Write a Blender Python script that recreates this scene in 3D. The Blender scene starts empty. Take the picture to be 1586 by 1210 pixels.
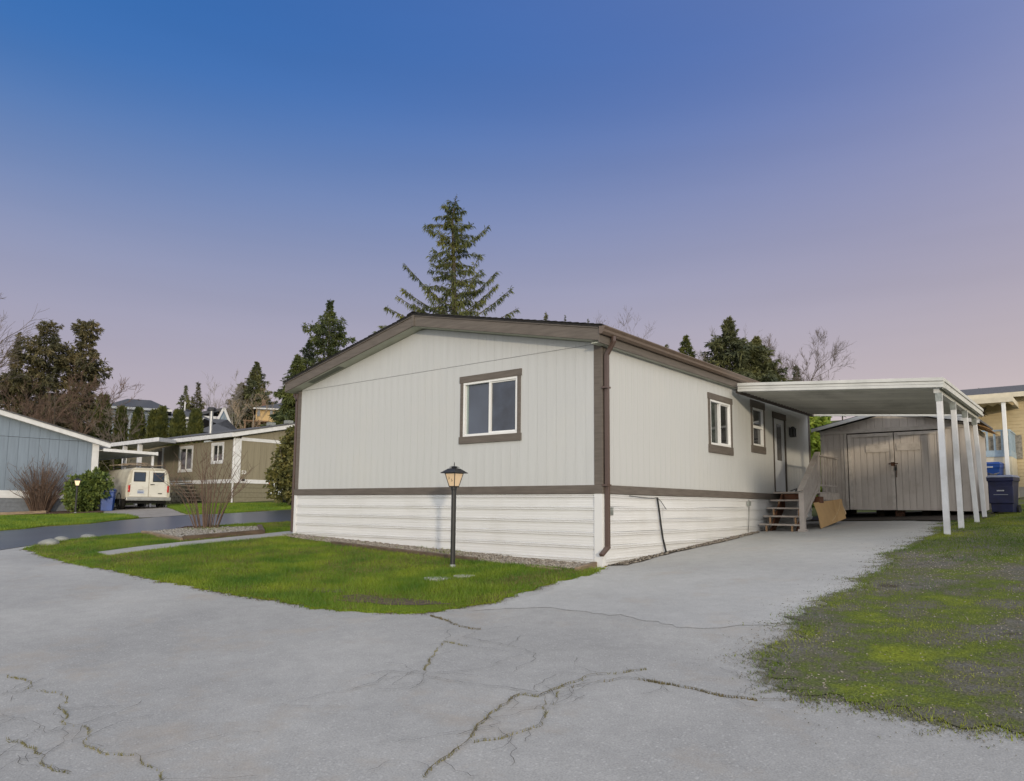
import bpy, bmesh, math, random
import numpy as np
from mathutils import Matrix, Vector, Euler
from mathutils.geometry import delaunay_2d_cdt
R = math.radians
sc = bpy.context.scene
COL = sc.collection
# ------------------------------------------------------------------ camera
FPX, YC = 1116.8875, 663.471
CAM = np.array([6.346, -9.990, 0.967])
yaw, pitch, roll = R(39.5547), R(6.15865), R(.47664)
_f = np.array([-math.sin(yaw)*math.cos(pitch), math.cos(yaw)*math.cos(pitch), math.sin(pitch)])
_r = np.array([math.cos(yaw), math.sin(yaw), 0.]); _u = np.cross(_r, _f)
_R = _r*math.cos(roll)+_u*math.sin(roll); _U = -_r*math.sin(roll)+_u*math.cos(roll)
cd = bpy.data.cameras.new('camera'); co = bpy.data.objects.new('camera', cd); COL.objects.link(co); sc.camera = co
cd.sensor_width = 36; cd.lens = FPX/1586*36; cd.shift_y = (YC-605)/1586; cd.clip_start = .1; cd.clip_end = 3000
co.matrix_world = Matrix(((_R[0], _U[0], -_f[0], CAM[0]), (_R[1], _U[1], -_f[1], CAM[1]), (_R[2], _U[2], -_f[2], CAM[2]), (0, 0, 0, 1)))
# ------------------------------------------------------------------ light
SUN_EL = R(7.5)
sh = Vector((1, -.8, 0)).normalized()
SUN = Vector((sh.x*math.cos(SUN_EL), sh.y*math.cos(SUN_EL), math.sin(SUN_EL)))
world = bpy.data.worlds.new('World'); sc.world = world; world.use_nodes = True
nt = world.node_tree; N = nt.nodes; L = nt.links
bg = N['Background']
sky = N.new('ShaderNodeTexSky'); sky.sky_type = 'NISHITA'; sky.sun_disc = False
sky.sun_elevation = SUN_EL; sky.sun_rotation = math.atan2(sh.x, sh.y); sky.ozone_density = 3.0; sky.dust_density = .6
tc = N.new('ShaderNodeTexCoord'); sep = N.new('ShaderNodeSeparateXYZ'); L.new(tc.outputs['Generated'], sep.inputs[0])
def sky_ramp(stops):
    rp = N.new('ShaderNodeValToRGB'); L.new(sep.outputs['Z'], rp.inputs[0]); c_ = rp.color_ramp; c_.interpolation = 'B_SPLINE'
    c_.elements[0].position, c_.elements[0].color = stops[0][0], (*stops[0][1], 1)
    c_.elements[1].position, c_.elements[1].color = stops[-1][0], (*stops[-1][1], 1)
    for p, c in stops[1:-1]: c_.elements.new(p).color = (*c, 1)
    return rp
# clear dusk sky: blue overhead, mauve and pink low down, warmer towards the east side
cool = sky_ramp([(0, (.56, .46, .46)), (.10, (.48, .405, .45)), (.20, (.385, .355, .45)), (.31, (.245, .285, .455)), (.41, (.095, .205, .46)), (.50, (.01, .14, .435)), (.66, (.0, .115, .41)), (1, (.02, .12, .40))])
rosy = sky_ramp([(0, (.84, .70, .62)), (.10, (.74, .61, .55)), (.20, (.555, .455, .43)), (.31, (.43, .36, .43)), (.42, (.41, .335, .455)), (.55, (.18, .185, .41)), (1, (.18, .19, .41))])
d1 = N.new('ShaderNodeVectorMath'); d1.operation = 'DOT_PRODUCT'; L.new(tc.outputs['Generated'], d1.inputs[0]); d1.inputs[1].default_value = (.995, .0995, 0)
m1 = N.new('ShaderNodeMapRange'); L.new(d1.outputs['Value'], m1.inputs[0]); m1.inputs[1].default_value = -1; m1.inputs[2].default_value = 1
ramp = N.new('ShaderNodeMixRGB'); L.new(m1.outputs[0], ramp.inputs[0]); L.new(cool.outputs[0], ramp.inputs[1]); L.new(rosy.outputs[0], ramp.inputs[2])
dot = N.new('ShaderNodeVectorMath'); dot.operation = 'DOT_PRODUCT'; L.new(tc.outputs['Generated'], dot.inputs[0]); dot.inputs[1].default_value = (sh.x, sh.y, .25)
mr = N.new('ShaderNodeMapRange'); mr.interpolation_type = 'SMOOTHERSTEP'; L.new(dot.outputs['Value'], mr.inputs[0])
mr.inputs[1].default_value = -.75; mr.inputs[2].default_value = 1.0; mr.inputs[3].default_value = 0.0; mr.inputs[4].default_value = 1.0
warm = N.new('ShaderNodeMixRGB'); warm.blend_type = 'MIX'; L.new(mr.outputs[0], warm.inputs[0]); L.new(ramp.outputs[0], warm.inputs[1]); warm.inputs[2].default_value = (1.42, 1.42, 1.40, 1)
nis = N.new('ShaderNodeMixRGB'); nis.blend_type = 'ADD'; nis.inputs[0].default_value = .007; L.new(warm.outputs[0], nis.inputs[1])
L.new(sky.outputs[0], nis.inputs[2])
cn = N.new('ShaderNodeTexNoise'); cn.inputs['Scale'].default_value = 1.6; cn.inputs['Detail'].default_value = 5
cm_ = N.new('ShaderNodeMapping'); cm_.inputs['Scale'].default_value = (.8, .8, 9); L.new(tc.outputs['Generated'], cm_.inputs[0]); L.new(cm_.outputs[0], cn.inputs[0])
cmr = N.new('ShaderNodeMapRange'); L.new(cn.outputs[0], cmr.inputs[0]); cmr.inputs[3].default_value = .93; cmr.inputs[4].default_value = 1.07
mul = N.new('ShaderNodeMixRGB'); mul.blend_type = 'MULTIPLY'; mul.inputs[0].default_value = 1; L.new(nis.outputs[0], mul.inputs[1]); L.new(cmr.outputs[0], mul.inputs[2])
L.new(mul.outputs[0], bg.inputs[0]); bg.inputs[1].default_value = 1.0
sl = bpy.data.lights.new('sun', 'SUN'); sl.energy = 1.6; sl.angle = R(2.5); sl.color = (1, .85, .62)
so = bpy.data.objects.new('sun', sl); COL.objects.link(so); so.rotation_euler = SUN.to_track_quat('Z', 'Y').to_euler()
sc.view_settings.view_transform = 'Standard'; sc.view_settings.look = 'None'; sc.view_settings.exposure = 0.0; sc.view_settings.gamma = 1
# ------------------------------------------------------------------ pixel -> world helpers and terrain
def ray(px, py): return _f+_R*((px-793)/FPX)-_U*((py-YC)/FPX)
def atX(px, py, X): d = ray(px, py); return CAM+d*(X-CAM[0])/d[0]
def atY(px, py, Y): d = ray(px, py); return CAM+d*(Y-CAM[1])/d[1]
def atD(px, py, D): return CAM+ray(px, py)*D
def _sp(v): return np.logaddexp(0, np.asarray(v, float)/.5)*.5
def _ss(a, b, x): t = np.clip((np.asarray(x, float)-a)/(b-a), 0, 1); return t*t*(3-2*t)
def gz(x, y):
    yy = np.maximum(y, -14.)
    left = np.minimum(_sp(-np.asarray(x, float)), 12.5)
    far = np.clip(np.asarray(y, float)-24, 0, 400)
    hill = .085*far*far/(far+14)*(1-_ss(150, 400, far)*.5)
    return .064*yy-.008*_sp(yy-6)+.0288*(left-.3466)+.045*_ss(-5, 4, y)*(np.minimum(_sp(x), 9)-.3466)+hill
def G(px, py):
    d = ray(px, py); t0 = 1.5; t = 1.5
    while t < 160:
        P = CAM+d*t
        if P[2] < float(gz(P[0], P[1])): break
        t += .1
    a, b = t-.1, t
    for _ in range(18):
        m = (a+b)/2; P = CAM+d*m
        if P[2] < float(gz(P[0], P[1])): b = m
        else: a = m
    return CAM+d*b
def at_ground(px, D):
    P = atD(px, 780, D); return np.array([P[0], P[1], float(gz(P[0], P[1]))])
# ------------------------------------------------------------------ object helpers
BASE = {}
def thing(name, label, cat, loc=(0, 0, 0), rz=0., group=None, local=False):
    o = bpy.data.objects.new(name, None); COL.objects.link(o); o.empty_display_size = .2
    o.location = [float(v) for v in loc]; o.rotation_euler = (0, 0, rz); o['label'] = label; o['category'] = cat
    if group: o['group'] = group
    BASE[o.name] = None if local else np.array(loc, float)
    return o
def tag(o, label, cat, group=None):
    o['label'] = label; o['category'] = cat
    if group: o['group'] = group
    return o
def kind(o, k): o['kind'] = k; return o
def finish(me, name, mat, parent, smooth=False, bevel=0, base=None):
    if mat: me.materials.append(mat)
    if smooth: me.polygons.foreach_set('use_smooth', [True]*len(me.polygons))
    o = bpy.data.objects.new(name, me); COL.objects.link(o)
    if parent is not None:
        o.parent = parent; BASE[o.name] = BASE.get(parent.name)
    else: BASE[o.name] = base
    if bevel:
        b = o.modifiers.new('bevel', 'BEVEL'); b.width = bevel; b.segments = 2; b.limit_method = 'ANGLE'; b.angle_limit = R(40)
    return o
class MB:
    def __init__(s): s.v = []; s.f = []
    def add(s, vs, fs):
        n = len(s.v); s.v += [tuple(float(c) for c in v) for v in vs]; s.f += [tuple(n+i for i in f) for f in fs]; return s
    def box(s, x0, y0, z0, x1, y1, z1):
        x0, x1 = sorted((x0, x1)); y0, y1 = sorted((y0, y1)); z0, z1 = sorted((z0, z1))
        return s.add([(x0, y0, z0), (x1, y0, z0), (x1, y1, z0), (x0, y1, z0), (x0, y0, z1), (x1, y0, z1), (x1, y1, z1), (x0, y1, z1)],
                     [(0, 3, 2, 1), (4, 5, 6, 7), (0, 1, 5, 4), (1, 2, 6, 5), (2, 3, 7, 6), (3, 0, 4, 7)])
    def beam(s, a, b, w, h, up=(0, 0, 1), e0=0, e1=0):
        a = Vector(a); b = Vector(b); d = (b-a).normalized(); u = Vector(up); sd = d.cross(u)
        if sd.length < 1e-6: sd = d.cross(Vector((1, 0, 0)))
        sd.normalize(); u = sd.cross(d).normalized(); a = a-d*e0; b = b+d*e1
        q = [(-1, -1), (1, -1), (1, 1), (-1, 1)]
        return s.add([p+sd*(i*w/2)+u*(j*h/2) for p in (a, b) for i, j in q], [(0, 1, 2, 3), (7, 6, 5, 4), (0, 4, 5, 1), (1, 5, 6, 2), (2, 6, 7, 3), (3, 7, 4, 0)])
    def prism(s, pts, axis, a, b):
        n = len(pts)
        def P(p, t): return (t, p[0], p[1]) if axis == 'x' else ((p[0], t, p[1]) if axis == 'y' else (p[0], p[1], t))
        vs = [P(p, a) for p in pts]+[P(p, b) for p in pts]
        area = sum(pts[i][0]*pts[(i+1) % n][1]-pts[(i+1) % n][0]*pts[i][1] for i in range(n))
        flip = (area > 0) ^ (axis == 'y') ^ (b < a)
        fs = [tuple(range(n))[::-1], tuple(range(n, 2*n))]+[(i, (i+1) % n, n+(i+1) % n, n+i) for i in range(n)]
        if not flip: fs = [f[::-1] for f in fs]
        return s.add(vs, fs)
    def tube(s, pts, r, n=6, cap=True):
        pts = [Vector(p) for p in pts]; m = len(pts); rs = r if isinstance(r, (list, tuple)) else [r]*m
        vs = []; prev = None
        for i, p in enumerate(pts):
            d = (pts[min(i+1, m-1)]-pts[max(i-1, 0)])
            if d.length < 1e-9: d = Vector((0, 0, 1))
            d.normalize()
            if prev is None: a = d.cross(Vector((.3, .9, .2)) if abs(d.z) > .9 else Vector((0, 0, 1))).normalized()
            else: a = (prev-d*prev.dot(d)); a = a.normalized() if a.length > 1e-6 else d.orthogonal().normalized()
            prev = a; b = d.cross(a)
            vs += [p+(a*math.cos(2*math.pi*k/n)+b*math.sin(2*math.pi*k/n))*rs[i] for k in range(n)]
        fs = [(i*n+k, i*n+(k+1) % n, (i+1)*n+(k+1) % n, (i+1)*n+k) for i in range(m-1) for k in range(n)]
        if cap: fs += [tuple(range(n))[::-1], tuple((m-1)*n+k for k in range(n))]
        return s.add(vs, fs)
    def lathe(s, prof, c=(0, 0, 0), n=16, axis='z'):
        vs = []; m = len(prof)
        for r, z in prof:
            for k in range(n):
                a = 2*math.pi*k/n; x, y = r*math.cos(a), r*math.sin(a)
                if axis == 'z': vs.append((c[0]+x, c[1]+y, c[2]+z))
                elif axis == 'y': vs.append((c[0]+x, c[1]+z, c[2]+y))
                else: vs.append((c[0]+z, c[1]+x, c[2]+y))
        fs = [(i*n+k, i*n+(k+1) % n, (i+1)*n+(k+1) % n, (i+1)*n+k) for i in range(m-1) for k in range(n)]
        return s.add(vs, fs)
    def quad(s, *p): return s.add(p, [tuple(range(len(p)))])
    def build(s, name, mat, parent=None, smooth=False, bevel=0):
        b = BASE.get(parent.name) if parent is not None else None
        v = np.array(s.v, float)
        base = None
        if b is not None: v = v-b
        me = bpy.data.meshes.new(name); me.from_pydata(v.tolist(), [], s.f); me.update()
        return finish(me, name, mat, parent, smooth, bevel, base)
def tris(name, V, F, mat, parent=None, smooth=False):
    """fast mesh from numpy arrays; F is (m,3) or (m,4)"""
    b = BASE.get(parent.name) if parent is not None else None
    V = np.asarray(V, np.float32)
    if b is not None: V = V-b.astype(np.float32)
    F = np.asarray(F, np.int32); k = F.shape[1]
    me = bpy.data.meshes.new(name); me.vertices.add(len(V)); me.vertices.foreach_set('co', V.ravel())
    me.loops.add(F.size); me.loops.foreach_set('vertex_index', F.ravel())
    me.polygons.add(len(F)); me.polygons.foreach_set('loop_start', np.arange(0, F.size, k, dtype=np.int32)); me.polygons.foreach_set('loop_total', np.full(len(F), k, np.int32))
    me.update(calc_edges=True)
    return finish(me, name, mat, parent, smooth)
def inst(src, name, parent, loc, rot=None, scale=None):
    o = bpy.data.objects.new(name, src.data); COL.objects.link(o); o.parent = parent; o.location = loc
    if rot: o.rotation_euler = rot
    if scale: o.scale = scale
    for m in src.modifiers:
        b = o.modifiers.new('bevel', 'BEVEL'); b.width = m.width; b.segments = m.segments; b.limit_method = 'ANGLE'; b.angle_limit = m.angle_limit
    BASE[o.name] = BASE.get(parent.name)
    return o
def copy_tree(o, parent=None):
    c = o.copy(); COL.objects.link(c); c.parent = parent
    for ch in list(o.children): copy_tree(ch, c)
    return c
def text_mesh(s, name, size, mat, parent, M, depth=.004):
    cu = bpy.data.curves.new(name, 'FONT'); cu.body = s; cu.size = size; cu.extrude = depth; cu.align_x = 'CENTER'; cu.align_y = 'CENTER'
    t = bpy.data.objects.new(name+'_c', cu); COL.objects.link(t)
    bpy.context.view_layer.update()
    me = bpy.data.meshes.new_from_object(t.evaluated_get(bpy.context.evaluated_depsgraph_get()))
    bpy.data.objects.remove(t); me.transform(M)
    b = BASE.get(parent.name)
    if b is not None: me.transform(Matrix.Translation(-Vector(b)))
    me.materials.clear()
    return finish(me, name, mat, parent)
# ------------------------------------------------------------------ materials
MATS = {}
def mat(name, col, rough=.7, var=.12, scale=6., bump=0., bscale=60., metal=0., col2=None, stretch=(1, 1, 1), rnd=0., spec=.5, detail=4, coord='obj', dirt=None, ior=None):
    m = bpy.data.materials.new(name); m.use_nodes = True; t = m.node_tree; n = t.nodes; l = t.links
    b = n['Principled BSDF']; b.inputs['Roughness'].default_value = rough; b.inputs['Metallic'].default_value = metal
    b.inputs['Specular IOR Level'].default_value = spec
    if ior: b.inputs['IOR'].default_value = ior
    if coord == 'obj': cs = n.new('ShaderNodeTexCoord').outputs['Object']
    else: cs = n.new('ShaderNodeNewGeometry').outputs['Position']
    mp = n.new('ShaderNodeMapping'); mp.inputs['Scale'].default_value = stretch; l.new(cs, mp.inputs[0])
    nz = n.new('ShaderNodeTexNoise'); nz.inputs['Scale'].default_value = scale; nz.inputs['Detail'].default_value = detail; l.new(mp.outputs[0], nz.inputs[0])
    c2 = col2 if col2 else tuple(c*(1-var*2) for c in col)
    c1 = col if col2 else tuple(min(1, c*(1+var*.8)) for c in col)
    rp = n.new('ShaderNodeValToRGB'); rp.color_ramp.elements[0].position = .32; rp.color_ramp.elements[1].position = .68
    rp.color_ramp.elements[0].color = (*c2, 1); rp.color_ramp.elements[1].color = (*c1, 1); l.new(nz.outputs[0], rp.inputs[0])
    out = rp.outputs[0]
    if rnd:
        oi = n.new('ShaderNodeObjectInfo'); mr_ = n.new('ShaderNodeMapRange'); l.new(oi.outputs['Random'], mr_.inputs[0]); mr_.inputs[3].default_value = 1-rnd; mr_.inputs[4].default_value = 1+rnd
        mx = n.new('ShaderNodeMixRGB'); mx.blend_type = 'MULTIPLY'; mx.inputs[0].default_value = 1; l.new(out, mx.inputs[1]); l.new(mr_.outputs[0], mx.inputs[2]); out = mx.outputs[0]
    if dirt:
        dc, amt, ds = dirt
        n2 = n.new('ShaderNodeTexNoise'); n2.inputs['Scale'].default_value = ds; n2.inputs['Detail'].default_value = 7; n2.inputs['Roughness'].default_value = .65
        ge = n.new('ShaderNodeNewGeometry'); l.new(ge.outputs['Position'], n2.inputs[0])
        r2 = n.new('ShaderNodeMapRange'); l.new(n2.outputs[0], r2.inputs[0]); r2.inputs[1].default_value = .5; r2.inputs[2].default_value = .72; r2.inputs[3].default_value = 0; r2.inputs[4].default_value = amt
        mx = n.new('ShaderNodeMixRGB'); l.new(r2.outputs[0], mx.inputs[0]); l.new(out, mx.inputs[1]); mx.inputs[2].default_value = (*dc, 1); out = mx.outputs[0]
    l.new(out, b.inputs['Base Color'])
    if bump:
        nb = n.new('ShaderNodeTexNoise'); nb.inputs['Scale'].default_value = bscale; nb.inputs['Detail'].default_value = 5; l.new(mp.outputs[0], nb.inputs[0])
        bp = n.new('ShaderNodeBump'); bp.inputs['Strength'].default_value = bump; bp.inputs['Distance'].default_value = .01; l.new(nb.outputs[0], bp.inputs['Height']); l.new(bp.outputs[0], b.inputs['Normal'])
    MATS[name] = m; return m
M = MATS
mat('siding', (.52, .528, .53), .75, .02, 14, .25, 55, stretch=(1, 1, .06), rnd=.008, dirt=((.56, .55, .52), .3, .9))
mat('siding_side', (.515, .52, .518), .75, .02, 14, .25, 55, stretch=(1, 1, .06), rnd=.008, dirt=((.56, .55, .52), .3, .9))
mat('skirt', (.69, .69, .695), .5, .015, 1.5, .05, 4, rnd=.015, dirt=((.55, .54, .51), .3, 1.2))
mat('brown', (.140, .120, .104), .65, .10, 9, .3, 40, stretch=(.3, .3, 3), rnd=.04, spec=.3)
mat('brown_dark', (.060, .046, .036), .6, .1, 9, .2, 40)
mat('gutter', (.135, .098, .075), .38, .06, 4)
mat('downspout', (.092, .060, .050), .32, .05, 4)
mat('soffit', (.42, .43, .36), .7, .04, 5)
mat('soffit_vent', (.16, .17, .14), .8, .2, 60)
mat('shingle', (.022, .020, .020), .95, .3, 40, .6, 90, rnd=.3)
mat('vinyl', (.78, .78, .78), .35, .02, 4)
mat('glass', (.058, .076, .110), .04, .15, 1.2, spec=.5, ior=1.75)
mat('glass_blue', (.040, .056, .086), .05, .3, 2.2, spec=.5, ior=1.7)
mat('jamb_pale', (.28, .34, .33), .5, .05, 4)
mat('glass_dark', (.020, .022, .022), .05, .3, 2.5, spec=.8, ior=1.8)
mat('glass_green', (.045, .055, .048), .06, .4, 3.5, spec=.8, ior=1.8)
mat('door_paint', (.56, .58, .62), .45, .03, 3)
mat('lattice_glass', (.05, .055, .06), .15, .5, 25, spec=.8)
mat('metal_dark', (.022, .022, .024), .5, .2, 20, .15, 60)
mat('brass', (.35, .22, .07), .35, .1, 10, metal=1)
mat('alu', (.63, .63, .61), .45, .04, 2.5, .1, 12, rnd=.04, dirt=((.34, .35, .33), .55, 1.3))
mat('post_white', (.70, .70, .72), .55, .04, 5, .2, 25, dirt=((.42, .41, .40), .5, 2.2))
mat('galv', (.34, .36, .34), .5, .15, 20, metal=.4)
mat('porch_paint', (.40, .355, .325), .7, .06, 8, .3, 40, rnd=.05, dirt=((.25, .21, .18), .5, 3))
mat('tread_paint', (.42, .37, .33), .7, .08, 8, .3, 40, rnd=.07, dirt=((.25, .21, .18), .6, 4))
mat('raw_wood', (.36, .22, .12), .8, .15, 8, .3, 40, stretch=(.4, .4, 3), rnd=.1)
mat('red_wood', (.12, .045, .020), .8, .2, 8, .3, 40)
mat('cardboard', (.46, .29, .13), .85, .06, 3, .15, 30)
mat('cardboard_edge', (.58, .42, .24), .85, .1, 30)
mat('shed_paint', (.56, .505, .465), .8, .06, 10, .5, 45, stretch=(1, 1, .08), rnd=.05, dirt=((.36, .31, .27), .5, 1.8))
mat('shed_trim', (.56, .51, .47), .8, .06, 8, .3, 40, rnd=.05, dirt=((.20, .165, .14), .6, 2.5))
mat('shed_white', (.66, .66, .66), .7, .05, 6, .2, 30, dirt=((.4, .38, .35), .5, 3))
mat('shed_shingle', (.32, .17, .06), .9, .35, 9, .5, 40, rnd=.25)
mat('rust', (.10, .045, .025), .9, .4, 20, .5, 40)
mat('bin_navy', (.009, .013, .065), .42, .2, 4, .1, 20)
mat('bin_blue', (.010, .060, .28), .42, .1, 4, .1, 20)
mat('bin_lid', (.20, .22, .30), .4, .1, 4)
mat('print_white', (.62, .63, .66), .6, .05, 5)
mat('print_grey', (.30, .32, .36), .6, .05, 5)
mat('yellow_siding', (.58, .47, .29), .7, .05, 5, .1, 30, dirt=((.45, .35, .2), .3, 1.2))
mat('cream', (.62, .56, .44), .7, .05, 5)
mat('rail_blue', (.33, .42, .50), .7, .08, 8, rnd=.06)
mat('roof_grey', (.11, .11, .118), .95, .2, 20, .5, 60)
mat('roof_far', (.075, .078, .090), .95, .15, 8, .4, 20, stretch=(1, 1, 4))
mat('wall_grey', (.205, .250, .310), .8, .05, 10, .3, 40, stretch=(1, 1, .1), rnd=.03)
mat('skirt_grey', (.17, .185, .21), .8, .08, 8, rnd=.04)
mat('trim_white', (.68, .68, .69), .6, .04, 5, rnd=.03, dirt=((.5, .49, .47), .4, 2))
mat('olive', (.245, .215, .150), .8, .05, 10, .3, 40, stretch=(1, 1, .1), rnd=.03)
mat('olive_skirt', (.205, .185, .125), .8, .07, 8, rnd=.05)
mat('door_brown', (.085, .070, .060), .7, .15, 8)
mat('lattice_wood', (.25, .22, .17), .8, .15, 9, rnd=.1)
mat('chrome_pipe', (.34, .35, .37), .45, .05, 6, metal=.5)
mat('van_body', (.66, .64, .58), .42, .05, 1.5, dirt=((.27, .22, .15), .55, 1.4))
mat('van_side', (.50, .46, .37), .5, .08, 2, dirt=((.18, .14, .10), .75, 1.7))
mat('rubber', (.012, .012, .012), .8, .2, 20)
mat('rim', (.20, .195, .185), .5, .2, 8, metal=.4)
mat('tail_red', (.42, .012, .010), .25, .1, 10, spec=.7)
mat('chrome', (.55, .54, .52), .3, .1, 4, metal=.7)
mat('black_under', (.008, .008, .008), .9)
mat('plate', (.45, .50, .60), .5, .2, 60)
mat('plate_ink', (.08, .11, .25), .6, .2, 30)
mat('car_white', (.72, .73, .75), .25, .03, 3)
mat('twig_wood', (.30, .23, .16), .9, .2, 12)
mat('bark', (.105, .085, .066), .95, .25, 14, .6, 40)
mat('bark_pale', (.30, .275, .24), .95, .2, 14, .4, 40)
mat('bark_red', (.150, .098, .072), .95, .2, 12)
mat('twig', (.16, .13, .11), .95, .2, 12)
mat('twig_pale', (.23, .205, .185), .95, .2, 12)
mat('timber', (.115, .080, .055), .9, .2, 9, .5, 35, stretch=(.4, .4, 2), rnd=.15)
mat('timber_light', (.25, .185, .125), .9, .2, 9, .5, 35, stretch=(.4, .4, 2))
mat('paver', (.33, .32, .30), .9, .1, 12, .4, 50, rnd=.08)
mat('boulder', (.23, .235, .22), .9, .2, 5, .6, 25, dirt=((.16, .17, .10), .6, 3))
mat('pebble', (.42, .38, .33), .85, .05, 30, col2=(.10, .075, .055), rnd=.1)
mat('pebble_pale', (.40, .38, .345), .85, .05, 30, col2=(.12, .105, .085))
mat('alu_shaded', (.60, .59, .54), .5, .04, 2.5, .1, 12, rnd=.10, dirt=((.26, .26, .23), .6, 1.3))  # carport roof pans: white paint darkened to stand in for shade underneath
mat('mulch', (.10, .042, .022), .95, .4, 30, .8, 60, col2=(.03, .016, .010))
mat('soil_dark', (.040, .026, .016), .95, .4, 20, .8, 60, col2=(.014, .010, .007))
mat('mud', (.11, .078, .045), .95, .4, 14, .8, 60, col2=(.05, .04, .022))
mat('fringe', (.21, .20, .15), .95, .1, 20, col2=(.07, .07, .04))
mat('concrete', (.34, .33, .31), .9, .07, 3, .3, 60, dirt=((.22, .20, .17), .5, 1.2))
mat('gravel_drive', (.27, .245, .22), .95, .12, 4, .5, 60, dirt=((.17, .15, .12), .5, .8))
mat('far_white', (.55, .55, .56), .8, .05, 3)
mat('far_grey', (.36, .39, .42), .8, .05, 3)
mat('far_blue', (.26, .34, .44), .8, .05, 3)
mat('far_yellow', (.50, .35, .17), .8, .05, 3)
mat('far_brick', (.16, .085, .06), .9, .2, 8)
mat('far_deck', (.20, .12, .07), .9, .1, 5)
mat('cable', (.010, .010, .010), .6)
mat('digit', (.05, .035, .02), .6)
def leafmat(name, c1, c2, c3=None, scale=1.2, rough=.65, trans=.25):
    m = mat(name, c1, rough, 0, scale, col2=c2, coord='pos', detail=6)
    t = m.node_tree; b = t.nodes['Principled BSDF']; rp = [n for n in t.nodes if n.type == 'VALTORGB'][0]
    if c3:
        e = rp.color_ramp.elements.new(.5); e.color = (*c3, 1)
    b.inputs['Subsurface Weight'].default_value = 0
    tr = t.nodes.new('ShaderNodeBsdfTranslucent'); ms = t.nodes.new('ShaderNodeMixShader'); ms.inputs[0].default_value = trans
    t.links.new(rp.outputs[0], tr.inputs[0]); t.links.new(b.outputs[0], ms.inputs[1]); t.links.new(tr.outputs[0], ms.inputs[2])
    t.links.new(ms.outputs[0], t.nodes['Material Output'].inputs[0]); return m
leafmat('cedar_leaf', (0.2, 0.2, 0.035), (0.05, 0.075, 0.03), (0.115, 0.13, 0.035), .9)
leafmat('fir_leaf', (0.155, 0.175, 0.04), (0.038, 0.058, 0.026), (0.09, 0.112, 0.036), .8)
leafmat('fir_brown', (.200, .158, .072), (.048, .052, .026), (.112, .102, .046), .7)
leafmat('far_fir', (0.175, 0.17, 0.055), (0.055, 0.07, 0.042), (0.11, 0.118, 0.048), .5)
leafmat('hedge_leaf', (0.135, 0.138, 0.03), (0.042, 0.055, 0.018), (0.085, 0.098, 0.026), 2.5)
leafmat('rhodo_leaf', (0.21, 0.25, 0.05), (0.05, 0.085, 0.022), (0.12, 0.165, 0.036), 5)
leafmat('rhodo_olive', (0.23, 0.2, 0.06), (0.05, 0.055, 0.018), (0.125, 0.125, 0.036), 4)
leafmat('laurel_leaf', (.36, .42, .06), (.10, .18, .03), (.22, .30, .045), 4)
leafmat('grass', (0.225, 0.285, 0.02), (0.055, 0.14, 0.008), (0.135, 0.215, 0.012), 1.3, .6)
leafmat('grass_moss', (0.27, 0.3, 0.028), (0.06, 0.12, 0.012), (0.15, 0.205, 0.018), 1.0, .6)
leafmat('crack_green', (0.29, 0.26, 0.13), (0.14, 0.14, 0.05), None, 6, .8)
leafmat('grass_dry', (.24, .19, .085), (.10, .085, .03), None, 6, .8)
def emis(name, col, s):
    m = bpy.data.materials.new(name); m.use_nodes = True; b = m.node_tree.nodes['Principled BSDF']
    b.inputs['Base Color'].default_value = (.5, .35, .2, 1); b.inputs['Emission Color'].default_value = (*col, 1); b.inputs['Emission Strength'].default_value = s; b.inputs['Roughness'].default_value = .3
    MATS[name] = m
emis('lamp_pane', (1, .78, .55), .24); emis('bulb', (1, .72, .40), 3.0); emis('far_pane', (1, .78, .50), .9)
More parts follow.
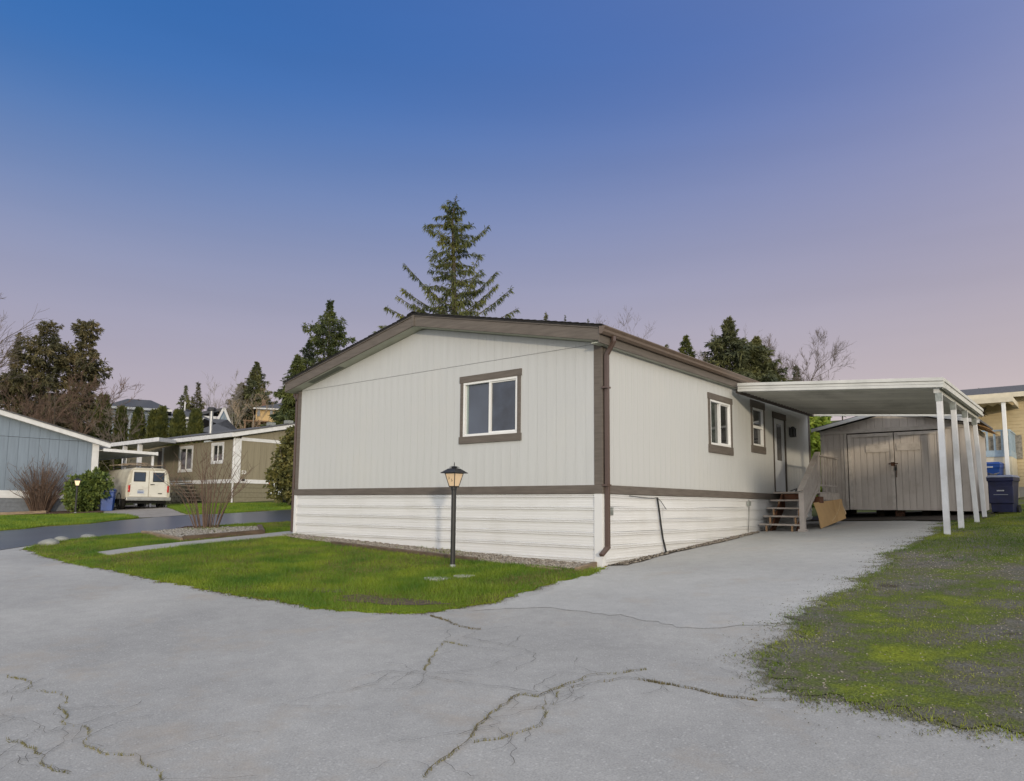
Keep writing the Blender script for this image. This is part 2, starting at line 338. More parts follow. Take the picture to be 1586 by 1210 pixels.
# asphalt: speckled aggregate, stains, patches
def asphalt(name, base, dark, light, speck, wet=False):
    m = bpy.data.materials.new(name); m.use_nodes = True; t = m.node_tree; n = t.nodes; l = t.links; b = n['Principled BSDF']
    b.inputs['Roughness'].default_value = .28 if wet else .85; b.inputs['Specular IOR Level'].default_value = .5 if wet else .3
    g = n.new('ShaderNodeNewGeometry').outputs['Position']
    n1 = n.new('ShaderNodeTexNoise'); n1.inputs['Scale'].default_value = .35; n1.inputs['Detail'].default_value = 6; n1.inputs['Roughness'].default_value = .6; l.new(g, n1.inputs[0])
    r1 = n.new('ShaderNodeValToRGB'); r1.color_ramp.elements[0].position = .3; r1.color_ramp.elements[1].position = .7
    r1.color_ramp.elements[0].color = (*dark, 1); r1.color_ramp.elements[1].color = (*base, 1); l.new(n1.outputs[0], r1.inputs[0])
    n2 = n.new('ShaderNodeTexNoise'); n2.inputs['Scale'].default_value = 90; n2.inputs['Detail'].default_value = 3; l.new(g, n2.inputs[0])
    mr1 = n.new('ShaderNodeMapRange'); l.new(n2.outputs[0], mr1.inputs[0]); mr1.inputs[1].default_value = .25; mr1.inputs[2].default_value = .75; mr1.inputs[3].default_value = .78; mr1.inputs[4].default_value = 1.2
    mx = n.new('ShaderNodeMixRGB'); mx.blend_type = 'MULTIPLY'; mx.inputs[0].default_value = 1; l.new(r1.outputs[0], mx.inputs[1]); l.new(mr1.outputs[0], mx.inputs[2])
    vo = n.new('ShaderNodeTexVoronoi'); vo.inputs['Scale'].default_value = 38; l.new(g, vo.inputs[0])
    cs = n.new('ShaderNodeSeparateColor'); l.new(vo.outputs['Color'], cs.inputs[0])
    gt = n.new('ShaderNodeMath'); gt.operation = 'GREATER_THAN'; gt.inputs[1].default_value = .80; l.new(cs.outputs[0], gt.inputs[0])
    lt = n.new('ShaderNodeMath'); lt.operation = 'LESS_THAN'; lt.inputs[1].default_value = .30; l.new(vo.outputs['Distance'], lt.inputs[0])
    ml = n.new('ShaderNodeMath'); ml.operation = 'MULTIPLY'; l.new(gt.outputs[0], ml.inputs[0]); l.new(lt.outputs[0], ml.inputs[1])
    ms_ = n.new('ShaderNodeMath'); ms_.operation = 'MULTIPLY'; ms_.inputs[1].default_value = speck; l.new(ml.outputs[0], ms_.inputs[0])
    m2 = n.new('ShaderNodeMixRGB'); l.new(ms_.outputs[0], m2.inputs[0]); l.new(mx.outputs[0], m2.inputs[1]); m2.inputs[2].default_value = (*light, 1)
    n4 = n.new('ShaderNodeTexNoise'); n4.inputs['Scale'].default_value = 1.1; n4.inputs['Detail'].default_value = 8; n4.inputs['Roughness'].default_value = .7; l.new(g, n4.inputs[0])
    r4 = n.new('ShaderNodeMapRange'); l.new(n4.outputs[0], r4.inputs[0]); r4.inputs[1].default_value = .54; r4.inputs[2].default_value = .75; r4.inputs[4].default_value = .85
    m3 = n.new('ShaderNodeMixRGB'); l.new(r4.outputs[0], m3.inputs[0]); l.new(m2.outputs[0], m3.inputs[1]); m3.inputs[2].default_value = (base[0]*.86, base[1]*.78, base[2]*.70, 1)
    n5 = n.new('ShaderNodeTexNoise'); n5.inputs['Scale'].default_value = 5; n5.inputs['Detail'].default_value = 7; n5.inputs['Roughness'].default_value = .75; l.new(g, n5.inputs[0])
    r5 = n.new('ShaderNodeMapRange'); l.new(n5.outputs[0], r5.inputs[0]); r5.inputs[1].default_value = .3; r5.inputs[2].default_value = .7; r5.inputs[3].default_value = .91; r5.inputs[4].default_value = 1.08
    m5 = n.new('ShaderNodeMixRGB'); m5.blend_type = 'MULTIPLY'; m5.inputs[0].default_value = 1; l.new(m3.outputs[0], m5.inputs[1]); l.new(r5.outputs[0], m5.inputs[2])
    l.new(m5.outputs[0], b.inputs['Base Color'])
    bp = n.new('ShaderNodeBump'); bp.inputs['Strength'].default_value = .5 if not wet else .15; bp.inputs['Distance'].default_value = .006; l.new(n2.outputs[0], bp.inputs['Height']); l.new(bp.outputs[0], b.inputs['Normal'])
    MATS[name] = m
asphalt('asphalt', (.405, .396, .376), (.285, .281, .272), (.52, .51, .49), .5)
asphalt('asphalt_drive', (.435, .430, .414), (.325, .322, .314), (.52, .51, .49), .25)
asphalt('asphalt_sealed', (.075, .080, .095), (.045, .048, .058), (.10, .10, .11), .2, True)
def groundmix(name, cols, scale, bump=.6):
    m = bpy.data.materials.new(name); m.use_nodes = True; t = m.node_tree; n = t.nodes; l = t.links; b = n['Principled BSDF']; b.inputs['Roughness'].default_value = .95; b.inputs['Specular IOR Level'].default_value = .1
    g = n.new('ShaderNodeNewGeometry').outputs['Position']
    n1 = n.new('ShaderNodeTexNoise'); n1.inputs['Scale'].default_value = scale; n1.inputs['Detail'].default_value = 9; n1.inputs['Roughness'].default_value = .68; l.new(g, n1.inputs[0])
    r1 = n.new('ShaderNodeValToRGB'); r1.color_ramp.elements[0].position = cols[0][0]; r1.color_ramp.elements[0].color = (*cols[0][1], 1); r1.color_ramp.elements[1].position = cols[-1][0]; r1.color_ramp.elements[1].color = (*cols[-1][1], 1)
    for p, c in cols[1:-1]: r1.color_ramp.elements.new(p).color = (*c, 1)
    l.new(n1.outputs[0], r1.inputs[0])
    n2 = n.new('ShaderNodeTexNoise'); n2.inputs['Scale'].default_value = 55; n2.inputs['Detail'].default_value = 4; l.new(g, n2.inputs[0])
    mr_ = n.new('ShaderNodeMapRange'); l.new(n2.outputs[0], mr_.inputs[0]); mr_.inputs[1].default_value = .25; mr_.inputs[2].default_value = .75; mr_.inputs[3].default_value = .45; mr_.inputs[4].default_value = 1.5
    mx = n.new('ShaderNodeMixRGB'); mx.blend_type = 'MULTIPLY'; mx.inputs[0].default_value = 1; l.new(r1.outputs[0], mx.inputs[1]); l.new(mr_.outputs[0], mx.inputs[2]); l.new(mx.outputs[0], b.inputs['Base Color'])
    bp = n.new('ShaderNodeBump'); bp.inputs['Strength'].default_value = bump; bp.inputs['Distance'].default_value = .02; l.new(n2.outputs[0], bp.inputs['Height']); l.new(bp.outputs[0], b.inputs['Normal'])
    MATS[name] = m
groundmix('lawn_base', [(.30, (.100, .078, .030)), (.40, (.110, .120, .018)), (.55, (.105, .160, .012)), (.72, (.190, .195, .020))], .8)
groundmix('moss_gravel', [(.32, (.070, .060, .042)), (.41, (.140, .134, .115)), (.48, (.120, .114, .075)), (.54, (.105, .130, .034)), (.66, (.190, .220, .026))], 1.1)
groundmix('wild_ground', [(.3, (.06, .06, .03)), (.7, (.10, .12, .035))], .2)
groundmix('crack_fill', [(.35, (.09, .078, .055)), (.55, (.17, .145, .09)), (.7, (.19, .18, .09))], 8)
groundmix('crack_thin', [(.35, (.07, .066, .058)), (.7, (.17, .16, .145))], 8)
groundmix('gravel_base', [(.3, (.075, .058, .042)), (.7, (.19, .17, .14))], 5)
# ------------------------------------------------------------------ ground sheets
def clip_axis(polys, ax, val):
    out = []
    for P in polys:
        a, b = [], []
        n = len(P)
        for i in range(n):
            p, q = P[i], P[(i+1) % n]; dp, dq = p[ax]-val, q[ax]-val
            if dp <= 0: a.append(p)
            if dp >= 0: b.append(p)
            if dp*dq < 0:
                t = dp/(dp-dq); r = (p[0]+(q[0]-p[0])*t, p[1]+(q[1]-p[1])*t); a.append(r); b.append(r)
        out += [x for x in (a, b) if len(x) > 2]
    return out
def sheet(name, pts, off, material, parent=None, step=1.0, edge=.0):
    """polygon laid on the terrain; concave outlines are triangulated first, then cut along a grid"""
    pts = [(float(p[0]), float(p[1])) for p in pts]
    bm = bmesh.new(); cv, _e, cf = delaunay_2d_cdt([Vector(p) for p in pts], [], [list(range(len(pts)))], 1, 1e-5)[:3]
    vs = [bm.verts.new((p.x, p.y, 0)) for p in cv]
    for f in cf: bm.faces.new([vs[i] for i in f])
    xs = [p[0] for p in pts]; ys = [p[1] for p in pts]
    for ax, lo, hi in ((0, min(xs), max(xs)), (1, min(ys), max(ys))):
        k = math.floor(lo/step)+1
        while k*step < hi:
            co_ = (k*step, 0, 0) if ax == 0 else (0, k*step, 0); no = (1, 0, 0) if ax == 0 else (0, 1, 0)
            bmesh.ops.bisect_plane(bm, geom=bm.verts[:]+bm.edges[:]+bm.faces[:], plane_co=co_, plane_no=no, dist=1e-6); k += 1
    bm.normal_update()
    for f in bm.faces:
        if f.normal.z < 0: f.normal_flip()
    X = np.array([v.co.x for v in bm.verts]); Y = np.array([v.co.y for v in bm.verts]); Z = gz(X, Y)+off
    for v, z in zip(bm.verts, Z): v.co.z = float(z)
    if edge:
        be = [e for e in bm.edges if e.is_boundary]; r = bmesh.ops.extrude_edge_only(bm, edges=be)
        for g_ in r['geom']:
            if isinstance(g_, bmesh.types.BMVert): g_.co.z -= edge
    me = bpy.data.meshes.new(name); bm.to_mesh(me); bm.free()
    return finish(me, name, material, parent)
def jitter(pts, seg, amp, seed=1):
    rg = random.Random(seed); out = []
    for i in range(len(pts)):
        a, b = pts[i], pts[(i+1) % len(pts)]; d = math.hypot(b[0]-a[0], b[1]-a[1]); n = max(1, int(d/seg))
        for k in range(n):
            t = k/n; j = amp if 0 < k else amp*.3
            out.append((a[0]+(b[0]-a[0])*t+rg.uniform(-j, j), a[1]+(b[1]-a[1])*t+rg.uniform(-j, j)))
    return out
def ragged(pts, seg, amps, seed=1):
    """outline with a fractal edge: displaced along its normal by noise of two wavelengths"""
    rg = random.Random(seed); out = []; n_ = len(pts); s_ = 0.
    ph = [rg.uniform(0, 6.28) for _ in range(12)]
    for i in range(n_):
        a, b = np.array(pts[i], float), np.array(pts[(i+1) % n_], float); d = np.linalg.norm(b-a); n = max(1, int(d/seg)); nv = np.array([-(b-a)[1], (b-a)[0]])/max(d, 1e-6)
        for k in range(n):
            q = s_+d*k/n; o = amps[0]*(math.sin(q*1.3+ph[0])+.8*math.sin(q*2.9+ph[1])+.6*math.sin(q*5.3+ph[2]))/1.6+amps[1]*(math.sin(q*13+ph[3])+.8*math.sin(q*27+ph[4]))/1.4+rg.uniform(-amps[1], amps[1])*.9
            p = a+(b-a)*k/n+nv*o*(1 if 0 < k else .5); out.append((p[0], p[1]))
        s_ += d
    return out
def gp(L_): return [tuple(G(*q)[:2]) for q in L_]
def inside(poly, X, Y):
    P = np.array(poly); c = np.zeros(len(X), bool); n = len(P)
    for i in range(n):
        x1, y1 = P[i]; x2, y2 = P[(i+1) % n]
        if y1 == y2: continue
        k = ((y1 > Y) != (y2 > Y)) & (X < (x2-x1)*(Y-y1)/(y2-y1)+x1); c ^= k
    return c
# terrain: one sheet, fine near the camera, to the horizon
xs = np.unique(np.concatenate([np.linspace(-900, -120, 14), np.arange(-120, -40, 8.), np.arange(-40, 30, 1.), np.arange(30, 120, 8.), np.linspace(120, 900, 14)]))
ys = np.unique(np.concatenate([np.linspace(-900, -60, 12), np.arange(-60, -20, 8.), np.arange(-20, 40, 1.), np.arange(40, 160, 8.), np.linspace(160, 900, 14)]))
XX, YY = np.meshgrid(xs, ys); nx, ny = len(xs), len(ys)
V = np.stack([XX.ravel(), YY.ravel(), gz(XX.ravel(), YY.ravel())], 1)
ii = np.arange((ny-1)*(nx-1)); a = (ii//(nx-1))*nx+ii % (nx-1)
kind(tris('ground', V, np.stack([a, a+1, a+nx+1, a+nx], 1), M['wild_ground'], smooth=True), 'structure')
# near road and driveway (bleached asphalt)
lawn_front = [(42, 853), (110, 873), (195, 890), (300, 910), (400, 928), (470, 942), (560, 950), (625, 952), (675, 950), (740, 938), (800, 922), (860, 905), (920, 890), (934, 882)]
road = kind(sheet('road', jitter([(-60, -40), (40, -40), (40, -5.2), (12, -4.5), (6.3, -4.1), (4.9, -2.6), (4.6, 0.), (4.2, 9.0), (2.6, 9.7), (.6, 10.2), (-.1, 10.0), (-.1, -.05), (-9.5, -1), (-11.2, -3.6), (-12.8, -6.0), (-13.6, -7.5), (-60, -22)], 1.2, .05, 3), .008, M['asphalt']), 'structure')
st_far = gp([(0, 822), (70, 815), (140, 811), (240, 802), (300, 798), (346, 796), (454, 789)])
st_near = gp([(456, 808), (334, 814.6), (230, 825), (100, 837), (60, 844), (0, 853)])
dX = np.array(st_far[0])-np.array(st_far[2]); dR = np.array(st_far[-1])-np.array(st_far[-3]); dR = dR/np.linalg.norm(dR)
street = [tuple(np.array(st_far[0])+np.array([-3, -8.])), *st_far, tuple(np.array(st_far[-1])+dR*40), tuple(np.array(st_near[0])+dR*38), *st_near, tuple(np.array(st_near[-1])+np.array([-1.5, -9.]))]
kind(sheet('street', street, .016, M['asphalt_sealed']), 'structure')
drv = [(.02, .02), (.02, 10.0), (.9, 10.1), (2.6, 9.65), (3.45, 9.0), (3.9, 3.), (3.95, 0), (4.1, -2.6), (3.2, -3.3), (2.2, -3.1), (1.2, -3.2), (.55, -3.7), (.6, -2.4), (.3, -1.)]
kind(sheet('driveway', ragged(drv, .1, (.05, .03), 5), .012, M['asphalt_drive']), 'structure')
# lawns
lawn = gp(lawn_front)+[(-.1, -.62), (-1.6, -.78), (-4, -.72), (-7.6, -.55), (-8.6, -.35)]+gp([(462, 829), (462, 817), (452, 809.5), (400, 813), (334, 816.5), (230, 827), (100, 839), (60, 846)])
lawn = ragged(lawn, .07, (.045, .035), 7)
kind(sheet('lawn', lawn, .030, M['lawn_base'], edge=.04), 'structure')
verge_a = jitter(gp([(-10, 824), (40, 820), (70, 816.5), (140, 812), (190, 806), (216, 803), (196, 799), (150, 797), (95, 799), (-10, 801)]), .5, .05, 8)
kind(sheet('verge', verge_a, .040, M['lawn_base'], edge=.05), 'structure')
verge_b = jitter(gp([(288, 797.5), (330, 797), (400, 793), (454, 789.5), (462, 781), (440, 780), (362, 781), (300, 782), (262, 783.5), (258, 786)]), .5, .05, 9)
kind(sheet('verge', verge_b, .040, M['lawn_base'], edge=.05), 'structure')
kind(sheet('neighbour_driveway', gp([(160, 796), (200, 799), (216, 802.5), (240, 801.5), (299, 797.5), (285, 790), (255, 786), (262, 783.5), (230, 782), (160, 784)]), .012, M['gravel_drive']), 'structure')
# mossy gravel patch right of the driveway
patch = ragged([(3.6, 9.2), (3.75, 7.5), (3.85, 4.), (3.9, 1.5), (3.95, -.5), (4.0, -2.6), (4.05, -3.9), (4.35, -4.55), (4.75, -4.85), (5.2, -4.78), (5.9, -4.72), (7, -4.9), (9, -5.0), (16, -5.4), (16, 24), (3.9, 24), (3.9, 11)], .06, (.13, .075), 11)
kind(sheet('mossy_ground', patch, .022, M['moss_gravel']), 'structure')
kind(sheet('soil_strip', jitter([(.6, 10.15), (2.6, 9.7), (3.5, 9.05), (4.2, 9.6), (4.3, 13.5), (-.2, 14), (-.2, 10.0)], .4, .05, 12), .034, M['soil_dark']), 'structure')
path = gp([(150, 859), (225, 849), (330, 838), (456, 825), (456, 831), (340, 842.5), (232, 855), (168, 863)])
kind(sheet('path', path, .050, M['concrete'], edge=.04), 'structure')
# ------------------------------------------------------------------ cladding and windows, shared by all buildings
class Wall:
    """wall frame: s along the wall, d outwards, z up"""
    def __init__(w, kind_, o): w.k = kind_; w.o = o
    def P(w, s, d, z):
        if w.k == 'front': return (s, w.o-d, z)          # faces -Y
        return (w.o+d, s, z)                              # faces +X
    def box(w, mb, s0, d0, z0, s1, d1, z1):
        a = w.P(s0, d0, z0); b = w.P(s1, d1, z1); return mb.box(*a, *b)
    def poly(w, mb, pts, d0, d1):
        if w.k == 'front': return mb.prism(pts, 'y', w.o-d0, w.o-d1)
        return mb.prism(pts, 'x', w.o+d0, w.o+d1)
def clad(parent, w, s0, s1, zb, zt, bw, material, holes=(), thick=.022, groove=.004, name='siding_board', gd=.003):
    """grooved siding sheets: every board an object of its own, cut round openings"""
    n = max(1, int(math.ceil((s1-s0)/bw-1e-6))); proto = {}
    for i in range(n):
        a = s0+i*bw; b = min(s1, a+bw); segs = [(zb, None)]
        hs = [h for h in holes if h[0] < b-1e-4 and h[1] > a+1e-4]
        spans = [(a, b, zb, None)]
        for h in hs:
            new = []
            for (p, q, lo, hi) in spans:
                if h[0] > p+.004: new.append((p, h[0], lo, hi))
                if h[1] < q-.004: new.append((h[1], q, lo, hi))
                pp, qq = max(p, h[0]), min(q, h[1])
                if qq > pp:
                    new.append((pp, qq, lo, h[2])); new.append((pp, qq, h[3], hi))
            spans = new
        for (p, q, lo, hi) in spans:
            ta, tb = (zt(p), zt(q)) if hi is None else (hi, hi)
            if min(ta, tb)-lo < .012: 
                if max(ta, tb)-lo < .03: continue
                lo2 = lo
            key = (round(q-p, 4), round(lo, 4), round(ta, 4), round(tb, 4))
            if key in proto:
                src, sp = proto[key]
                dlt = p-sp
                o = inst(src, name, parent, (dlt, 0, 0) if w.k == 'front' else (0, dlt, 0)); continue
            mb = MB(); g = min(groove, (q-p)*.4)
            pk = None
            tq = ta+(tb-ta)*(q-g-p)/(q-p)
            w.poly(mb, [(p, lo), (q-g, lo), (q-g, tq), (p, ta)], 0, thick)
            w.poly(mb, [(q-g, lo), (q, lo), (q, tb), (q-g, tq)], 0, thick-gd)
            proto[key] = (mb.build(name, material, parent), p)
def window(parent, w, s0, s1, z0, z1, trim=None, tmat=None, split='v', frame=.045, tw=(.075, .105, .12), glass=('glass', 'glass_dark'), fm='vinyl', depth=.06, tx=.0):
    """s0..z1 is the outside of the trim when trim is given, else of the frame"""
    if trim:
        f = MB(); sd, tp, bt = tw
        w.box(f, s0-tx, -.02, z1-tp, s1+tx, .052, z1); w.box(f, s0-tx, -.02, z0, s1+tx, .052, z0+bt)
        w.box(f, s0, -.02, z0+bt, s0+sd, .046, z1-tp); w.box(f, s1-sd, -.02, z0+bt, s1, .046, z1-tp)
        a, b, c, d = s0+sd, s1-sd, z0+bt, z1-tp
    else: a, b, c, d = s0, s1, z0, z1
    mb = MB(); k = frame
    w.box(mb, a, -depth, d-k, b, .036, d); w.box(mb, a, -depth, c, b, .036, c+k); w.box(mb, a, -depth, c+k, a+k, .036, d-k); w.box(mb, b-k, -depth, c+k, b, .036, d-k)
    win = mb.build('window', M[fm], parent, bevel=.004)
    if trim:
        tr = f.build('trim', M[tmat], win, bevel=.004)
    if split == 'v':
        m = (a+b)/2; mb = MB(); w.box(mb, m-k*.55, -depth*.6, c+k, m+k*.55, .024, d-k); mb.build('mullion', M[fm], win)
        # sliding sash frame on the right half, set a little behind
        mb = MB(); q = k*.5
        w.box(mb, m+k*.55, -.02, d-k-q, b-k, .012, d-k); w.box(mb, m+k*.55, -.02, c+k, b-k, .012, c+k+q); w.box(mb, b-k-q, -.02, c+k+q, b-k, .012, d-k-q)
        mb.build('sash', M[fm], win)
        mb = MB(); w.box(mb, a+k*.5, -.05, c+k*.5, m, -.030, d-k*.5); mb.build('pane', M[glass[0]], win)
        mb = MB(); w.box(mb, m+.001, -.035, c+k*.5, b-k*.5, -.012, d-k*.5); mb.build('pane', M[glass[1]], win)
    elif split == 'h':
        m = c+(d-c)*.5; mb = MB(); w.box(mb, a+k, -depth*.6, m-k*.7, b-k, .024, m+k*.7); mb.build('mullion', M[fm], win)
        mb = MB(); w.box(mb, a+k*.5, -.035, m, b-k*.5, -.012, d-k*.5); mb.build('pane', M[glass[0]], win)
        mb = MB(); w.box(mb, a+k*.5, -.055, c+k*.5, b-k*.5, -.028, m-.001); mb.build('pane', M[glass[1]], win)
    else:
        mb = MB(); w.box(mb, a+k*.5, -.05, c+k*.5, b-k*.5, -.02, d-k*.5); mb.build('pane', M[glass[0]], win)
    return win, (a, b, c, d)
# ------------------------------------------------------------------ main mobile home
W_, LEN = 8.52, 10.65
ZB, ZBB, ZS, ZT = 1.321, 1.180, 3.659, 3.60
APX = -W_/2; SL = .2085
home = thing('mobile_home', 'white single-storey mobile home with brown trim and ribbed white skirting, in the middle', 'house')
FW, SW = Wall('front', 0.), Wall('side', 0.)
def soff(s): return 4.548-SL*abs(s-APX)
winF = (-3.165, -1.686, 2.134, 3.432); win1 = (4.058, 5.26, 2.106, 3.36); win2 = (6.383, 7.223, 2.252, 3.487); door = (7.80, 8.70, 1.375, 3.355)
mb = MB(); FW.poly(mb, [(-W_, .5), (0, .5), (0, 3.6), (APX, 4.5), (-W_, 3.6)], -.16, -.09); fwall = mb.build('front_wall', M['soil_dark'], home)
mb = MB(); SW.box(mb, .17, -.16, .5, LEN, -.09, 3.56); swall = mb.build('side_wall', M['soil_dark'], home)
mb = MB(); mb.box(-W_, .0, .3, -W_+.1, LEN, 3.58); mb.build('far_side_wall', M['siding'], home)
mb = MB(); mb.prism([(-W_+.11, .3), (-.17, .3), (-.17, 3.56), (APX, 4.5), (-W_+.11, 3.56)], 'y', LEN-.1, LEN); mb.build('back_wall', M['siding'], home)
inn = lambda h: (h[0]+.07, h[1]-.07, h[2]+.1, h[3]-.09)
ib = lambda h: (h[0], h[1], h[2], h[3])
BW = .2032
clad(fwall, FW, -W_+.10, -.125, ZB, lambda s: ZS-.004, BW, M['siding'], [inn(winF)])
clad(fwall, FW, -W_+.10, -.125, ZS+.006, lambda s: max(ZS+.006, soff(s)), BW, M['siding'])
clad(swall, SW, .125, LEN-.10, ZB, lambda s: ZT+.01, BW, M['siding_side'], [inn(win1), inn(win2), (door[0]+.05, door[1]-.05, 0, door[3]-.1)])
mb = MB(); FW.box(mb, -W_+.1, -.05, ZS-.03, -.12, .003, ZS+.04); mb.build('flashing', M['siding'], home)
# trim: belts, corner boards, rake fascia, soffit
for (w, a, b, nm) in ((FW, -W_-.045, .045, 'belt_board'), (SW, -.0001, LEN+.03, 'belt_board')):
    n = 3; e = [a+(b-a)*i/n for i in range(n+1)]
    for i in range(n):
        mb = MB(); w.box(mb, e[i], -.03, ZBB, e[i+1]-.002, .045, ZB); mb.build(nm, M['brown'], home, bevel=.004)
mb = MB(); FW.box(mb, -.128, -.02, ZB+.001, .034, .034, 3.66); SW.box(mb, .0, -.02, ZB+.001, .13, .034, 3.60); mb.build('corner_board', M['brown'], home, bevel=.004)
mb = MB(); FW.box(mb, -W_-.03, -.12, ZB+.001, -W_+.10, .034, 3.655); mb.build('corner_board', M['brown'], home, bevel=.004)
mb = MB(); SW.box(mb, LEN-.10, -.1, ZB+.001, LEN+.03, .034, 3.60); mb.build('corner_board', M['brown'], home, bevel=.004)
OH = .30; XE, XL = .138, -W_-.20
def rake_z(x): return 4.56-SL*abs(x-APX)
for a, b in ((XL, APX), (APX, XE)):
    mb = MB(); mb.prism([(a+.0, rake_z(a)), (b, rake_z(b)), (b, rake_z(b)+.20), (a, rake_z(a)+.20)], 'y', -OH, -OH+.03); mb.build('rake_fascia', M['brown'], home, bevel=.004)
    mb = MB(); mb.prism([(a-.001, rake_z(a)+.198), (b, rake_z(b)+.198), (b, rake_z(b)+.245), (a-.001, rake_z(a)+.245)], 'y', -OH-.018, -OH+.03); mb.build('drip_board', M['brown'], home, bevel=.003)
    mb = MB(); mb.prism([(a, rake_z(a)-.004), (b, rake_z(b)-.004), (b, rake_z(b)+.012), (a, rake_z(a)+.012)], 'y', -OH+.03, .06); sf = mb.build('soffit', M['soffit'], home)
mb = MB(); mb.prism([(-7.9, rake_z(-7.9)-.008), (-6.75, rake_z(-6.75)-.008), (-6.75, rake_z(-6.75)+.004), (-7.9, rake_z(-7.9)+.004)], 'y', -OH+.07, -.07); mb.build('soffit_vent', M['soffit_vent'], home)
mb = MB(); mb.box(APX-.035, -OH-.022, rake_z(APX)-.01, APX+.035, -OH+.01, rake_z(APX)+.22); mb.build('ridge_block', M['brown'], home, bevel=.004)
mb = MB(); SW.box(mb, -OH+.03, -.02, ZT+.012, LEN+.2, XE-.002, ZT+.028); mb.build('soffit', M['soffit'], home)
mb = MB(); SW.box(mb, -OH, XE-.004, ZT+.005, LEN+.2, XE+.022, 3.84); mb.build('eave_fascia', M['brown'], home, bevel=.004)
# roof: two slopes, shingle courses with real steps
def roof_z(x): return 4.825-SL*abs(x-APX)
for sgn, xe in ((1, XE+.05), (-1, XL-.04)):
    mb = MB(); mb.prism([(APX, roof_z(APX)-.05), (xe, roof_z(xe)-.05), (xe, roof_z(xe)-.014), (APX, roof_z(APX)-.014)], 'y', -OH-.02, LEN+.2); rf = mb.build('roof_slope', M['shingle'], home)
    n = 30; xs_ = [APX+(xe-APX)*i/n for i in range(n+1)]
    for i in range(n):
        a, b = xs_[i], xs_[i+1]+(.02 if sgn > 0 else -.02); jit = random.Random(i*7+sgn).uniform(-.006, .006)
        mb = MB(); mb.prism([(a, roof_z(a)-.012), (b, roof_z(b)-.004), (b, roof_z(b)+.010), (a, roof_z(a)-.004)], 'y', -OH-.03+jit, LEN+.21+jit); mb.build('shingle_course', M['shingle'], rf)
mb = MB(); mb.prism([(APX-.16, roof_z(APX-.16)+.012), (APX, roof_z(APX)+.02), (APX+.16, roof_z(APX+.16)+.012), (APX+.16, roof_z(APX+.16)+.022), (APX, roof_z(APX)+.034), (APX-.16, roof_z(APX-.16)+.022)], 'y', -OH-.035, LEN+.21); mb.build('ridge_cap', M['shingle'], home)
# gutter with profile, end cap, downspouts
gx = XE+.024
prof = [(gx, 3.865), (gx, 3.745), (gx+.05, 3.74), (gx+.09, 3.775), (gx+.095, 3.81), (gx+.125, 3.85), (gx+.125, 3.865), (gx+.117, 3.865), (gx+.117, 3.853), (gx+.088, 3.815), (gx+.083, 3.780), (gx+.048, 3.748), (gx+.006, 3.752), (gx+.006, 3.865)]
mb = MB(); mb.prism(prof, 'y', -OH-.02, LEN+.2); gut = mb.build('gutter', M['gutter'], home)
mb = MB(); mb.prism([prof[0], prof[1], prof[2], prof[3], prof[4], prof[5], prof[6]], 'y', -OH-.026, -OH-.021); mb.build('end_cap', M['gutter'], gut)
def downspout(path_, r=.036, m='downspout'):
    mb = MB()
    for a, b in zip(path_[:-1], path_[1:]): mb.beam(a, b, .075, .055, up=(0, 1, 0) if abs(Vector(b)[2]-Vector(a)[2]) > .3 else (0, 0, 1), e0=.012, e1=.012)
    return mb
dsx, dsy = .088, .045
mb = downspout([(gx+.06, .03, 3.75), (gx+.06, .03, 3.66)]); mb.beam((gx+.06, .03, 3.67), (dsx, dsy-.02, 3.46), .075, .055, (0, 1, 0), .03, .03)
mb.beam((dsx, dsy-.02, 3.48), (dsx, dsy-.02, .30), .08, .055, (0, 1, 0)); mb.beam((dsx, dsy-.02, .32), (dsx-.02, dsy-.19, .20), .08, .058, (0, 0, 1), .03, .0)
dsp = mb.build('downspout', M['downspout'], home, bevel=.012)
for z in (2.9, 1.30):
    mb = MB(); mb.box(dsx-.055, dsy-.10, z, dsx+.044, dsy+.03, z+.03); mb.build('strap', M['downspout'], dsp)
mb = MB(); mb.beam((-W_-.085, -.02, 3.62), (-W_-.085, -.02, .32), .07, .055, (0, 1, 0)); mb.beam((-W_-.20, -.02, 3.60), (-W_-.085, -.02, 3.45), .07, .055, (0, 1, 0), .02, .03); mb.build('downspout', M['downspout'], home, bevel=.012)
# skirting: ribbed metal courses, real ribs, a bit wavy
def skirt_course(w, s0, s1, z0, h, seed, amp, seg=.35):
    prof_ = [(0, 0), (.004, .04), (.0015, .05), (.004, .09), (.0015, .10), (.004, h-.066), (.022, h-.058), (.023, h-.044), (.004, h-.036), (.004, h-.031), (.022, h-.024), (.023, h-.009), (.002, h-.001)]
    n = max(2, int((s1-s0)/seg)); rg = random.Random(seed); mb = MB(); vs = []; ph = rg.uniform(0, 6)
    for i in range(n+1):
        s = s0+(s1-s0)*i/n
        for d, z in prof_:
            o = amp*(math.sin(s*1.7+ph)+.6*math.sin(s*4.1+ph*2))*math.sin(math.pi*min(1, max(0, z/h)))+rg.uniform(-.0012, .0012)
            vs.append(w.P(s, .006+d+o, z0+z+amp*.8*math.sin(s*1.1+seed*.3)))
    m = len(prof_); fs = []
    for i in range(n):
        for k in range(m-1):
            q = (i*m+k, (i+1)*m+k, (i+1)*m+k+1, i*m+k+1); fs.append(q if w.k == 'side' else q)
    mb.add(vs, fs); return mb
mb = MB(); FW.box(mb, -W_+.05, -.10, -.25, -.06, -.045, ZBB); SW.box(mb, .06, -.10, -.25, LEN, -.045, ZBB); skirt = mb.build('skirting', M['skirt'], home)
h = .208
